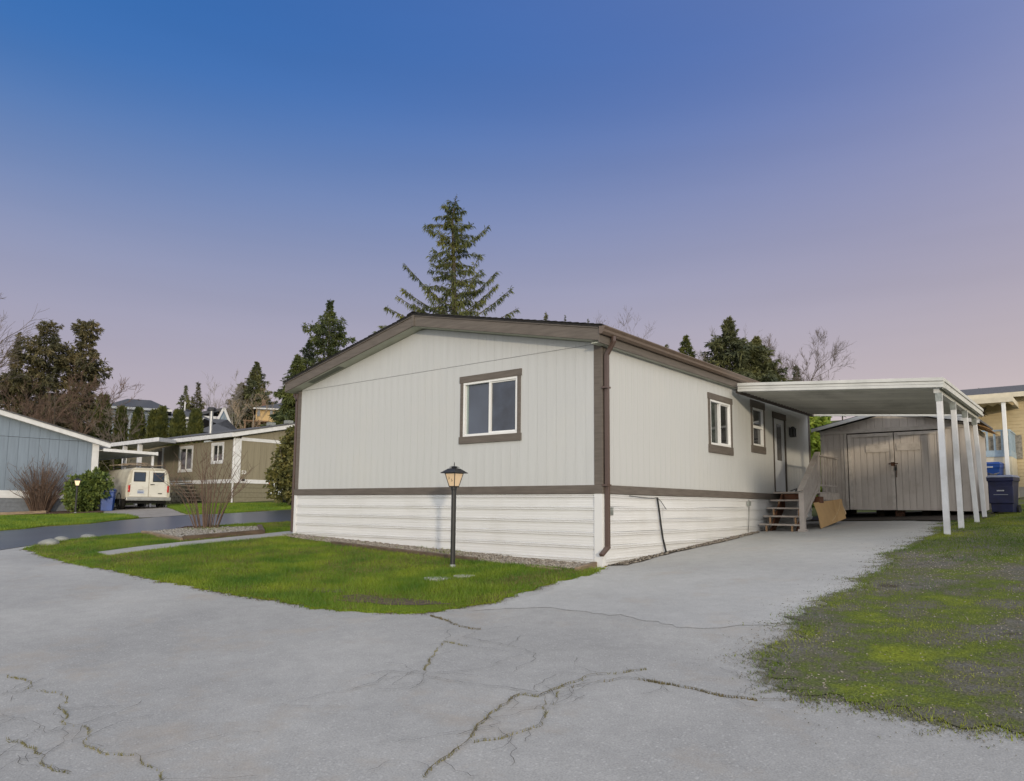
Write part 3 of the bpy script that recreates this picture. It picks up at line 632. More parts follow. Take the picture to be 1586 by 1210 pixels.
for c in range(6):
    z0 = ZBB-(c+1)*h
    for i, (a, b) in enumerate(((-W_+.03, -7.55), (-7.553, -4.05), (-4.053, -.105))):
        if z0+h > float(gz(b, 0))-.05: skirt_course(FW, a, b, z0, h-.001, c*5+i, .0012).build('skirting_course', M['skirt'], skirt)
    for i, (a, b) in enumerate(((.06, 2.02), (2.024, 3.45), (3.454, 6.2), (6.204, LEN))):
        if z0+h > float(gz(0, a))-.05: skirt_course(SW, a, b, z0, h-.001, c*7+i+50, .0045 if i < 3 else .003).build('skirting_course', M['skirt'], skirt)
for a, b, yy in ((-.13, .03, 0), (-W_-.03, -W_+.06, 1)):
    mb = MB(); FW.box(mb, a, -.06, -.12, b, .036, ZBB-.001)
    if yy == 0: SW.box(mb, .0, -.03, -.12, .06, .034, ZBB-.001)
    mb.build('skirting_corner', M['skirt'], home, bevel=.004)
mb = MB(); SW.box(mb, .075, .015, .83, .30, .03, .96); vt = mb.build('vent', M['galv'], home)
for k in range(5):
    mb = MB(); SW.box(mb, .085, .03, .842+k*.022, .29, .036, .855+k*.022); mb.build('louvre', M['galv'], vt)
# cables on the skirting
def ptsX(L_, X): return [tuple(atX(px, py, X)) for px, py in L_]
cab = MB().tube(ptsX([(1018, 771), (1021, 790), (1024, 815), (1027, 835), (1032, 856)], .05), .016, 6).build('cable', M['cable'], home)
MB().tube(ptsX([(975, 768), (995, 771), (1012, 772), (1018, 771), (1024, 777), (1032, 789)], .055), .006, 5).build('cable', M['cable'], home)
MB().tube(ptsX([(1160, 774), (1160, 800), (1159, 824)], .045), .006, 5).build('cable', M['cable'], home)
bxp = atX(1159, 780, .03); mb = MB(); mb.box(.02, bxp[1]-.06, bxp[2]-.05, .07, bxp[1]+.06, bxp[2]+.05); mb.build('tap', M['galv'], home)
# windows, door, lamp
wf_, wq_ = window(home, FW, *winF, trim=True, tmat='brown', glass=('glass', 'glass_blue'), tx=.022, tw=(.07, .125, .135))
mb = MB(); FW.box(mb, wq_[0]+.046, -.0298, wq_[2]+.046, wq_[0]+.085, -.024, wq_[3]-.046); mb.build('inner_jamb', M['jamb_pale'], wf_)
window(home, SW, *win1, trim=True, tmat='brown', glass=('glass_green', 'glass_dark'), tw=(.075, .13, .17), tx=.02)
window(home, SW, *win2, trim=True, tmat='brown', split='h', glass=('glass_dark', 'glass_dark'), tw=(.075, .17, .17), tx=.02)
mb = MB(); SW.box(mb, door[0]-.02, -.02, door[3]-.15, door[1]+.02, .05, door[3]); SW.box(mb, door[0], -.06, ZBB+.18, door[0]+.055, .04, door[3]-.15); SW.box(mb, door[1]-.055, -.06, ZBB+.18, door[1], .04, door[3]-.15)
mb.build('door_frame', M['brown_dark'], home, bevel=.003)
mb = MB(); SW.box(mb, door[0]+.057, -.05, 1.38, door[1]-.057, .008, door[3]-.152); dr = mb.build('door', M['door_paint'], home)
mb = MB(); SW.box(mb, 8.10, .009, 2.16, 8.42, .013, 3.08); gl = mb.build('door_glass', M['lattice_glass'], dr)
mb = MB()
for a in (8.07, 8.235, 8.42): SW.box(mb, a, .009, 2.13, a+.03, .024, 3.11)
for z in (2.13, 3.08): SW.box(mb, 8.101, .009, z, 8.419, .022, z+.03)
for col in (8.175, 8.335):
    for k in range(4):
        z0 = 2.16+k*.23
        for sg in (1, -1):
            mb.beam(SW.P(col-.07*sg, .017, z0), SW.P(col+.07*sg, .017, z0+.23), .014, .012, up=(1, 0, 0))
mb.build('lattice', M['vinyl'], dr)
MB().lathe([(0, .085), (.03, .08), (.034, .06), (.02, .045), (.012, .03), (.03, .012), (.032, .0)], (0, 0, 0), 12, 'x').build('knob', M['brass'], dr)
dr.children[-1].location = (.012, 8.60, 2.20)
lp = thing('wall_lantern', 'black square wall lantern beside the front door under the carport', 'wall lamp', (.0, 9.02, 2.98))
mb = MB(); mb.box(.022, 8.97, 2.80, .04, 9.07, 3.10); mb.build('back_plate', M['metal_dark'], lp)
mb = MB(); mb.beam((.04, 9.02, 3.04), (.13, 9.02, 3.10), .03, .03)
for sx in (.07, .21):
    for sy in (8.95, 9.09): mb.box(sx-.008, sy-.008, 2.76, sx+.008, sy+.008, 3.04)
mb.box(.055, 8.935, 3.035, .225, 9.105, 3.06); mb.box(.055, 8.935, 2.74, .225, 9.105, 2.762); mb.prism([(.07, 3.06), (.21, 3.06), (.16, 3.12), (.12, 3.12)], 'y', 8.96, 9.08); mb.build('cage', M['metal_dark'], lp)
mb = MB(); mb.box(.078, 8.958, 2.765, .202, 9.082, 3.03); mb.build('glass', M['glass_dark'], lp)
mb = MB(); mb.tube([(.14, 9.02, 2.765), (.14, 9.02, 2.9)], .02, 8); mb.build('candle', M['print_white'], lp)
lp.scale = (.8, .72, .72)
# ------------------------------------------------------------------ carport
cp = thing('carport', 'white metal patio-cover carport over the driveway of the white mobile home', 'carport', (2.2, 5.2, 0))
CY0, CY1, CX0, CX1 = 5.2, 10.45, .22, 4.10
def cz(x): return 3.505-.0745*(x-CX0)
pw = .21; n = int((CY1-CY0-.08)/pw)
proto = None
for i in range(n):
    y = CY0+.04+i*pw
    if proto is None:
        pr = [(y, -.014), (y+.009, -.014), (y+.011, 0), (y+.15, 0), (y+.158, .028), (y+.202, .028), (y+.2095, 0), (y+.2095, .004), (y+.204, .032), (y+.156, .032), (y+.148, .004), (y, .004)]
        vs = [(CX0+.01, p, cz(CX0)+z+.02) for p, z in pr]+[(CX1-.02, p, cz(CX1)+z+.02) for p, z in pr]
        k = len(pr); proto = MB().add(vs, [tuple(range(k))[::-1], tuple(range(k, 2*k))]+[(j, (j+1) % k, k+(j+1) % k, k+j) for j in range(k)]).build('roof_panel', M['alu_shaded'], cp)
    else: inst(proto, 'roof_panel', cp, (0, i*pw, 0))
def facia(pts, nm):                    # three-step extruded fascia
    mb = MB(); a, b = Vector(pts[0]), Vector(pts[1]); out = Vector(pts[2])
    for dz, th, hh in ((.0, .04, .055), (.062, .028, .05), (.120, .046, .06)):
        mb.beam(a+Vector((0, 0, dz+hh/2))+out*th/2, b+Vector((0, 0, dz+hh/2))+out*th/2, th, hh)
        mb.beam(a+Vector((0, 0, dz+hh/2))-out*.008, b+Vector((0, 0, dz+hh/2))-out*.008, .01, hh+.02)
    return mb.build(nm, M['alu'], cp)
facia([(CX0, CY0, cz(CX0)-.005), (CX1+.02, CY0, cz(CX1)-.005), (0, -1, 0)], 'front_fascia')
facia([(CX1, CY0, cz(CX1)-.02), (CX1, CY1, cz(CX1)-.02), (1, 0, 0)], 'outer_fascia')
facia([(CX0, CY1, cz(CX0)-.005), (CX1, CY1, cz(CX1)-.005), (0, 1, 0)], 'back_fascia')
mb = MB(); mb.box(CX1-.16, CY0+.05, cz(CX1)-.09, CX1-.06, CY1-.05, cz(CX1)+.018); mb.build('beam', M['alu'], cp)
mb = MB(); mb.box(CX0-.07, CY0+.03, cz(CX0)-.03, CX0-.002, CY1, cz(CX0)+.06); mb.build('ledger', M['brown_dark'], cp)
for (tx, ty, bx, by, sz) in ((4.02, 5.30, 4.03, 5.30, .10), (4.03, 6.78, 4.05, 6.80, .095), (4.02, 8.38, 4.13, 8.42, .09), (3.99, 10.08, 4.08, 10.10, .09)):
    zb_ = float(gz(bx, by))-.12; zt_ = cz(CX1)-.09
    mb = MB(); mb.beam((bx, by, zb_), (tx, ty, zt_), sz, sz, up=(0, 1, 0)); po = mb.build('post', M['post_white'], cp, bevel=.008)
    mb = MB(); mb.box(tx-sz/2-.006, ty-sz/2-.008, zt_-.16, tx+sz/2+.006, ty-sz/2-.003, zt_-.001); mb.build('bracket', M['galv'], po)
    mb = MB(); mb.box(bx-sz/2-.012, by-sz/2-.012, zb_+.10, bx+sz/2+.012, by+sz/2+.012, zb_+.135); mb.build('foot_plate', M['concrete'], po)
# ------------------------------------------------------------------ porch steps
ps = thing('porch_steps', 'taupe painted wooden porch with open steps and slatted railing at the front door', 'steps', (.5, 7.2, .45))
tz = [.613, .80, .987, 1.173]; ty_ = [6.62, 6.87, 7.12, 7.37]
for z, y in zip(tz, ty_):
    mb = MB(); mb.box(.06, y, z-.038, 1.0, y+.27, z); mb.build('tread', M['tread_paint'], ps, bevel=.006)
for i, (z, y) in enumerate(zip(tz+[1.36], ty_+[7.62])):
    for x in ((.20, .78) if i < 3 else (.24, .80)):
        mb = MB(); mb.box(x, y+.015, (z-.19 if i else .36), x+.04, y+.05, z-.04); mb.build('riser_block', M['raw_wood'], ps)
for x in (.245, .83):
    mb = MB(); mb.prism([(6.68, .35), (6.9, .35), (7.75, 1.0), (7.75, 1.3), (7.6, 1.3)], 'x', x, x+.04); mb.build('stringer', M['red_wood'], ps)
mb = MB(); mb.box(.30, 7.66, 1.16, 1.0, 7.70, 1.315); mb.build('header', M['red_wood'], ps)
for k in range(13):
    y = 7.60+k*.147; mb = MB(); mb.box(.06, y, 1.322, 1.06, y+.142, 1.36); mb.build('deck_board', M['tread_paint'], ps, bevel=.004)
mb = MB(); mb.box(1.02, 7.95, 1.18, 1.058, 9.50, 1.321); mb.build('rim_board', M['tread_paint'], ps, bevel=.004)
mb = MB(); mb.box(.95, 7.72, 1.10, 1.10, 8.02, 1.25); mb.build('rim_block', M['red_wood'], ps)
for (x, y) in ((.95, 9.42), (.12, 9.42), (.95, 8.3)):
    mb = MB(); mb.box(x-.045, y-.045, float(gz(x, y))-.1, x+.045, y+.045, 1.32); mb.build('support_post', M['tread_paint'], ps)
RX = 1.035
mb = MB(); gb = float(gz(RX, 6.72)); mb.box(RX-.055, 6.60, gb-.05, RX+.055, 6.72, 1.33); mb.build('newel_post', M['porch_paint'], ps, bevel=.006)
mb = MB(); mb.box(RX-.085, 6.57, gb-.02, RX+.085, 6.75, gb+.06); mb.build('post_base', M['porch_paint'], ps, bevel=.01)
mb = MB(); mb.beam((RX, 6.55, 1.36), (RX, 7.90, 2.30), .13, .04); mb.build('handrail', M['porch_paint'], ps, bevel=.006)
mb = MB(); mb.box(RX-.04, 7.79, 1.36, RX+.04, 7.87, 2.24); mb.build('newel_post', M['porch_paint'], ps, bevel=.006)
for k in range(9):                      # the slope of upright boards below the handrail
    y = 6.73+k*.119; zt_ = 1.36+(y-6.55)*.696-.03; zb_ = max(.66+(y-6.70)*.66, .5)
    vs = [(y, zb_), (y+.113, zb_+.113*.66), (y+.113, zt_+.113*.69), (y, zt_)]
    mb = MB(); mb.prism(vs, 'x', RX-.012, RX+.012); mb.build('rail_board', M['porch_paint'], ps)
mb = MB(); mb.beam((RX+.024, 6.62, .70), (RX+.024, 7.85, 1.52), .02, .09); mb.build('lower_rail', M['porch_paint'], ps)
mb = MB(); mb.box(RX-.05, 7.88, 2.215, RX+.05, 9.45, 2.25); mb.build('top_rail', M['porch_paint'], ps, bevel=.004)
mb = MB(); mb.box(RX-.022, 7.88, 1.50, RX+.022, 9.42, 1.54); mb.build('bottom_rail', M['porch_paint'], ps)
for k in range(7):
    y = 7.98+k*.222; mb = MB(); mb.box(RX-.02, y, 1.36 if k in (2, 4, 6) else 1.541, RX+.02, y+(.075 if k in (2, 6) else .05), 2.215); mb.build('baluster', M['porch_paint'], ps)
dm = thing('doormat_items', 'small dark odds and ends lying on the porch by the door', 'items', (.5, 7.9, 1.36))
mb = MB(); rg = random.Random(4)
for k in range(7):
    x, y = .62+rg.uniform(-.13, .13), 7.75+rg.uniform(-.06, .12); mb.tube([(x, y, 1.375), (x+rg.uniform(-.1, .1), y+.05, 1.42+rg.uniform(0, .05)), (x+rg.uniform(-.15, .15), y, 1.38)], .009, 5)
mb.build('wire', M['metal_dark'], dm)
# cardboard sheet leaning on the porch
c1, c2, c3, c4 = atX(1271, 818, 1.20), atX(1310, 803, 1.24), atX(1303, 773, 1.07), atX(1259, 779, 1.07); c1[2] = float(gz(c1[0], c1[1]))+.02; c2[2] = max(c2[2], float(gz(c2[0], c2[1]))+.02)
cbx = thing('cardboard_sheet', 'large flattened cardboard box leaning against the porch side', 'cardboard', (1.34, 8.5, .55))
nrm = np.cross(c2-c1, c4-c1); nrm = nrm/np.linalg.norm(nrm)
if nrm[0] < 0: nrm = -nrm
def cpt(u, v, d=0): return (c1*(1-u)+c2*u)*(1-v)+(c4*(1-u)+c3*u)*v+nrm*(d+.03*math.sin(u*5+1)*math.sin(v*3))
nu, nv = 14, 8; vs = [cpt(i/nu, j/nv, t) for t in (0, .010) for j in range(nv+1) for i in range(nu+1)]; K = (nu+1)*(nv+1); fs = []
for j in range(nv):
    for i in range(nu):
        a = j*(nu+1)+i; fs += [(a, a+1, a+nu+2, a+nu+1), (K+a+nu+1, K+a+nu+2, K+a+1, K+a)]
rim = [i for i in range(nu+1)]+[j*(nu+1)+nu for j in range(1, nv+1)]+[nv*(nu+1)+i for i in range(nu-1, -1, -1)]+[j*(nu+1) for j in range(nv-1, 0, -1)]
fs += [(rim[i], rim[(i+1) % len(rim)], K+rim[(i+1) % len(rim)], K+rim[i]) for i in range(len(rim))]
MB().add(vs, fs).build('panel', M['cardboard'], cbx)
fl = [cpt(1, .18, .012), cpt(1.09, .22, -.02), cpt(1.03, .55, .0), cpt(1.0, .62, .012)]; MB().add(fl+[Vector(p)+Vector((.006, 0, .0)) for p in fl], [(0, 1, 2, 3), (7, 6, 5, 4), (0, 4, 5, 1), (1, 5, 6, 2), (2, 6, 7, 3), (3, 7, 4, 0)]).build('flap', M['cardboard_edge'], cbx)
MB().tube([cpt(.93-.02*k, .93-.09*k, .014) if k < 5 else cpt(.93-.02*k-.012*(k-4)**2, .93-.09*k, .014) for k in range(10)], .008, 5).build('crease', M['cardboard_edge'], cbx)
mb = MB()
for k in range(2): mb.tube([cpt(.33+k*.33, .02, .011), cpt(.335+k*.33, .98, .011)], .004, 4)
mb.build('fold', M['cardboard'], cbx)
# ------------------------------------------------------------------ shed
SY = 11.1; SX0, SX1, SB, SE = .20, 3.80, .935, 3.02; SM = (SX0+SX1)/2; SDEP = 2.3
shed = thing('garden_shed', 'weathered taupe wooden shed with double doors at the end of the driveway', 'shed', (2.0, SY, .75))
WS = Wall('front', SY); WSR = Wall('side', SX1)
def shz(x): return 3.165+(SM-SX0-abs(x-SM))*.222-.045
mb = MB(); mb.prism([(SX0+.02, SB), (SX1-.02, SB), (SX1-.02, 3.1), (SM, 3.45), (SX0+.02, 3.1)], 'y', SY+.05, SY+SDEP); sw_ = mb.build('shed_wall', M['soil_dark'], shed)
clad(sw_, WS, SX0, .80, SB, shz, .17, M['shed_paint'], groove=.012, gd=.014)
clad(sw_, WS, 3.20, SX1, SB, shz, .17, M['shed_paint'], groove=.012, gd=.014)
clad(sw_, WS, .80, 3.20, 3.10, shz, .20, M['shed_paint'], groove=.012, gd=.014)
clad(sw_, WSR, SY, SY+SDEP, SB, lambda s: 3.05, .2, M['shed_paint'], groove=.012, gd=.014)
for a, b, c, d, nm, pr_ in ((SX0-.02, 3.02, SX1+.02, 3.12, 'header_board', .05), (.80, SB, .875, 3.02, 'jamb', .045), (3.155, SB, 3.235, 3.02, 'jamb', .045), (SX0-.01, SB, SX0+.085, 3.02, 'corner_board', .04), (SX1-.085, SB, SX1+.01, 3.02, 'corner_board', .04)):
    mb = MB(); WS.box(mb, a, .0, b, c, pr_, d); mb.build(nm, M['shed_trim'], shed, bevel=.004)
for (a, b, lab) in ((.905, 2.03, 0), (2.05, 3.13, 1)):
    mb = MB(); WS.box(mb, a, -.03, SB+.015, b, .004, 2.985); dd = mb.build('door', M['shed_paint'], shed)
    clad(dd, Wall('front', SY-.005), a, b, SB+.012, lambda s: 2.99, .156, M['shed_paint'], groove=.012, name='door_board', gd=.014)
    mb = MB(); WS.box(mb, a-.004, .03, SB+.02, a+.085, .046, 2.98) if lab == 0 else WS.box(mb, b-.085, .03, SB+.02, b+.004, .046, 2.98); mb.build('stile', M['shed_trim'], dd, bevel=.003)
    mb = MB(); WS.box(mb, a+.09, .03, 2.90, b-.09, .045, 2.985); mb.build('rail', M['shed_trim'], dd, bevel=.003)
    if lab == 0:
        mb = MB(); WS.box(mb, b-.085, .03, SB+.02, b-.002, .047, 2.98); mb.build('stile', M['shed_trim'], dd, bevel=.003); mb = MB(); WS.box(mb, 1.35, .03, 2.48, 1.93, .052, 2.68); mb.build('patch_board', M['shed_trim'], dd, bevel=.004)
    else:
        mb = MB(); WS.box(mb, 2.10, .03, 2.50, 2.66, .05, 2.70); mb.build('patch_board', M['shed_trim'], dd, bevel=.004)
mb = MB(); WS.box(mb, 1.90, .047, 2.145, 2.12, .06, 2.175); WS.box(mb, 1.96, .06, 2.10, 2.04, .075, 2.20); mb.beam(WS.P(2.08, .055, 2.13), WS.P(2.075, .055, 1.80), .02, .012, up=(0, 1, 0)); hs = mb.build('hasp', M['rust'], shed)
mb = MB(); WS.box(mb, 2.035, .055, 1.98, 2.095, .09, 2.06); mb.tube([WS.P(2.048, .07, 2.05), WS.P(2.05, .07, 2.11), WS.P(2.08, .07, 2.11), WS.P(2.082, .07, 2.05)], .007, 6); mb.build('padlock', M['metal_dark'], hs)
for sgn in (-1, 1):
    xe = SM+sgn*(SM-SX0+.2); ze = 3.165-.2*.222+.03
    zr = 3.165+(SM-SX0)*.222+.03
    mb = MB(); mb.prism([(SM, zr), (xe, ze), (xe, ze+.05), (SM, zr+.05)], 'y', SY-.20, SY+SDEP+.15); rs = mb.build('roof_slope', M['roof_grey'], shed)
    mb = MB(); mb.prism([(SM, zr-.06), (xe, ze-.06), (xe, ze+.03), (SM, zr+.03)], 'y', SY-.225, SY-.2005); mb.build('rake_board', M['shed_white'], rs)
rg = random.Random(9)
for r_ in range(5):                      # ragged, lifting shingles on the right eave
    for k in range(9):
        y = SY-.12+k*.27+rg.uniform(-.03, .03); x = SX1+.34-r_*.11; z = 3.03+r_*.055-.0*k
        mb = MB(); dz = rg.uniform(0, .03); mb.add([(x, y, z-.05-dz), (x, y+.24, z-.05-dz+rg.uniform(-.02, .02)), (x-.16, y+.24, z+.012), (x-.16, y, z+.012), (x, y, z-.03-dz), (x, y+.24, z-.03-dz), (x-.16, y+.24, z+.026), (x-.16, y, z+.026)], [(0, 3, 2, 1), (4, 5, 6, 7), (0, 1, 5, 4), (1, 2, 6, 5), (2, 3, 7, 6), (3, 0, 4, 7)]); mb.build('shingle', M['shed_shingle'], shed)
for x in (.3, 1.4, 2.5, 3.6):
    mb = MB(); mb.box(x, SY+.6, float(gz(x, SY))-.1, x+.2, SY+SDEP-.1, SB+.001); mb.build('skid', M['soil_dark'], shed)
bp_ = G(1394, 802)
bk = thing('rusty_block', 'small rust-brown block on the soil below the shed doors', 'block', bp_)
mb = MB(); mb.box(bp_[0]-.11, bp_[1], bp_[2], bp_[0]+.11, bp_[1]+.15, bp_[2]+.17); mb.build('block', M['rust'], bk, bevel=.015)
mb = MB(); mb.box(bp_[0]-.125, bp_[1]-.01, bp_[2]+.16, bp_[0]+.125, bp_[1]+.16, bp_[2]+.185); mb.build('cap', M['rust'], bk, bevel=.01)
# ------------------------------------------------------------------ wheelie bins, stump, yellow neighbour on the right
def wheelie_bin(label, loc, rz, bm, lm, w=.60, d=.70, h=1.02, group=None, band=True):
    t = thing('wheelie_bin', label, 'bin', loc, rz, group, local=True)
    def ring(z, k, dy=0): return [(-w/2*k, -d/2*k+dy, z), (w/2*k, -d/2*k+dy, z), (w/2*k, d/2*k+dy, z), (-w/2*k, d/2*k+dy, z)]
    mb = MB(); vs = ring(.06, .80)+ring(h*.8, .95)+ring(h*.86, .97)+ring(h*.865, 1.03)+ring(h*.95, 1.04)
    mb.add(vs, [(3, 2, 1, 0)]+[(i*4+k, i*4+(k+1) % 4, i*4+4+(k+1) % 4, i*4+4+k) for i in range(4) for k in range(4)]+[(16, 17, 18, 19)]); mb.build('body', M[bm], t, bevel=.03)
    mb = MB(); mb.add(ring(h*.95, 1.06)+ring(h*.975, 1.07)+ring(h*1.02, .92, .02), [(3, 2, 1, 0)]+[(i*4+k, i*4+(k+1) % 4, i*4+4+(k+1) % 4, i*4+4+k) for i in range(2) for k in range(4)]+[(8, 9, 10, 11)]); mb.build('lid', M[lm], t, bevel=.02)
    mb = MB(); mb.tube([(-w*.4, d*.52, h*.9), (-w*.4, d*.6, h*.93), (w*.4, d*.6, h*.93), (w*.4, d*.52, h*.9)], .016, 6); mb.build('handle', M[bm], t)
    for sx in (-1, 1): MB().lathe([(0, -.03), (.12, -.03), (.125, 0), (.12, .03), (0, .03)], (sx*w*.45, d*.36, .12), 14, 'x').build('wheel', M['rubber'], t)
    if band:
        mb = MB(); mb.box(-.26, -d*.475, h*.28, .26, -d*.30, h*.74); mb.build('front_panel', M[bm], t, bevel=.02)
        mb = MB()
        for k in range(6): mb.box(-.075+k*.026, -d*.481, h*.60, -.075+k*.026+.018, -d*.474, h*.63)
        mb.build('marking', M['print_white'], t); mb = MB(); mb.box(-.15, -d*.481, h*.505, .15, -d*.474, h*.52); mb.build('label_strip', M['print_grey'], t)
    else:
        mb = MB()
        for k in range(6): mb.box(-.085+k*.03, -d*.535, h*.87, -.085+k*.03+.02, -d*.515, h*.905)
        mb.build('marking', M['print_white'], t)
    return t
b1 = G(1557, 797); wheelie_bin('navy blue wheeled refuse bin standing on the moss right of the shed', b1, R(-8), 'bin_navy', 'bin_lid', .54, .60, .94)
b2 = atD(1538, 745, 24.5); wheelie_bin('brighter blue wheeled bin standing behind the navy bin by the yellow house', (b2[0], b2[1], float(gz(b2[0], b2[1]))), R(-6), 'bin_blue', 'bin_blue', .56, .62, 1.30, band=False)
s0_ = G(1537, 789); st = thing('weathered_stump', 'grey weathered log post with frayed rope beside the shed and navy bin', 'stump', s0_)
mb = MB(); mb.tube([s0_+np.array([0, 0, -.1]), s0_+np.array([.01, 0, .4]), s0_+np.array([-.03, 0, .85])], [.11, .10, .085], 9); mb.build('log', M['bark_pale'], st)
mb = MB(); rg = random.Random(3)
for k in range(26):
    p = s0_+np.array([rg.uniform(-.12, .12), rg.uniform(-.12, .05), .9+rg.uniform(-.08, .1)]); mb.tube([p, p+np.array([rg.uniform(-.15, .15), rg.uniform(-.1, .1), rg.uniform(-.1, .1)]), p+np.array([rg.uniform(-.25, .2), -.05, -.15])], .012, 5)
mb.build('rope', M['pebble_pale'], st)
YY0 = 19.4; yh = thing('yellow_house', 'pale yellow lap-sided mobile home with covered porch at the right edge', 'house', (6., YY0+2, 1.5))
YW = YY0+2.2; WY = Wall('front', YW); gyz = float(gz(5, YW))
pc = atY(1568, 611, YY0); fl_ = atY(1540, 706, YY0)[2]; pz = atY(1568, 622, YY0)[2]; yx1 = pc[0]
top = pz+.35
mb = MB(); nn = int((top-gyz-.2)/.125)
for k in range(nn):
    z = gyz+.35+k*.125; mb.add([(-.5, YW-.022, z), (13, YW-.022, z), (13, YW-.004, z+.125), (-.5, YW-.004, z+.125), (-.5, YW+.02, z), (13, YW+.02, z)], [(0, 1, 2, 3), (4, 5, 1, 0)])
kind(mb.build('siding', M['yellow_siding'], yh), 'stuff')
mb = MB(); mb.box(-.5, YW+.02, gyz-.2, 13, YW+6, top+.1); mb.build('wall', M['yellow_siding'], yh)
mb = MB(); mb.box(-.4, YW-.03, gyz-.3, 13, YW+.02, gyz+.34); mb.build('foundation', M['concrete'], yh)
mb = MB(); mb.prism([(YW-.55, top+.12), (YW+3, top+.85), (YW+3, top+.93), (YW-.55, top+.20)], 'x', -1., 13.5); rf = mb.build('roof', M['roof_grey'], yh)
mb = MB(); mb.box(-1., YW-.58, top+.02, 13.5, YW-.551, top+.19); mb.build('eave_board', M['cream'], rf)
mb = MB(); px0 = atY(1480, 640, YY0)[0]-1.2
mb.box(px0, YY0-.02, pz, yx1, YY0, pz+.17); mb.box(yx1-.02, YY0+.0005, pz, yx1, YW, pz+.17); mb.build('porch_fascia', M['cream'], yh)
nr = int((yx1-.03-px0)/.3)
for k in range(nr):
    x = px0+k*.3; mb = MB(); mb.add([(x, YY0, pz+.03), (x+.15, YY0, pz+.12), (x+.3, YY0, pz+.03), (x, YW, pz+.12), (x+.15, YW, pz+.21), (x+.3, YW, pz+.12)], [(0, 1, 4, 3), (1, 2, 5, 4)]); mb.build('porch_roof_panel', M['cream'], yh)
ppx = atY(1559, 700, YY0+.1)
mb = MB(); mb.box(ppx[0]-.06, YY0+.03, gyz-.4, ppx[0]+.06, YY0+.15, pz+.02); mb.build('porch_post', M['vinyl'], yh, bevel=.01)
rx0, rx1 = atY(1522, 700, YY0+.3)[0]-.6, atY(1566, 690, YY0+.3)[0]; rzt = atY(1545, 666, YY0+.3)[2]
mb = MB(); mb.box(rx0, YY0+.26, rzt-.05, rx1, YY0+.34, rzt); mb.box(rx0, YY0+.27, fl_-.02, rx1, YY0+.33, fl_+.2); mb.box(rx1-.06, YY0+.3401, rzt-.05, rx1, YW-.03, rzt); mb.box(rx1-.05, YY0+.3401, fl_-.02, rx1-.01, YW-.03, fl_+.2)
rail = mb.build('porch_rail', M['rail_blue'], yh)
for k in range(8):
    x = rx1-.03-k*.215; mb = MB(); mb.box(x-.03, YY0+.265, fl_+.201, x+.03, YY0+.335, rzt-.051); mb.build('baluster', M['rail_blue'], rail)
for k in range(1, 9):
    y = YY0+.34+k*.2; mb = MB(); mb.box(rx1-.05, y, fl_+.201, rx1-.01, y+.06, rzt-.051); mb.build('baluster', M['rail_blue'], rail)
mb = MB(); mb.box(rx0, YY0+.3, gyz-.4, rx1-.01, YW-.03, fl_-.02); mb.build('porch_base', M['cream'], yh)
mb = MB(); mb.box(rx0+.2, YW-.08, fl_, rx0+1.6, YW-.03, fl_+.85); mb.build('porch_bench', M['bark_pale'], yh)
pl = thing('hanging_basket', 'dark withered hanging basket under the yellow porch roof', 'plant', tuple(atY(1517, 637, YY0+.6)))
mb = MB(); rg = random.Random(6); c0 = atY(1517, 637, YY0+.6)
for k in range(40):
    d = np.array([rg.gauss(0, 1), rg.gauss(0, 1), rg.gauss(0, .7)]); d /= np.linalg.norm(d); mb.tube([c0, c0+d*rg.uniform(.15, .35)], [.02, .008], 4)
mb.build('foliage', M['soil_dark'], pl)
# added house, unseen right of frame, placed so its roof shades the lower walls
nb_ = thing('added_shade_house', 'unseen tan mobile home added right of the mossy ground to shade the lower walls', 'house', (15.5, 3.5, .3))
mb = MB(); mb.box(12.5, -3.6, -.8, 18.5, 12, 3.75); mb.build('wall', M['yellow_siding'], nb_)
for a, b in ((12.2, 15.5), (15.5, 18.8)):
    za_, zb2 = (3.72, 4.35) if a < 15 else (4.35, 3.72); mb = MB(); mb.prism([(a, za_), (b, zb2), (b, zb2+.12), (a, za_+.12)], 'y', -4.0, 12.4); mb.build('roof', M['roof_grey'], nb_)
for y_ in (-1., 3., 7.5): window(nb_, Wall('front', -3.6), 14+y_*.1, 15.2+y_*.1, 1.9, 3.0, glass=('glass', 'glass')) if y_ < 0 else None
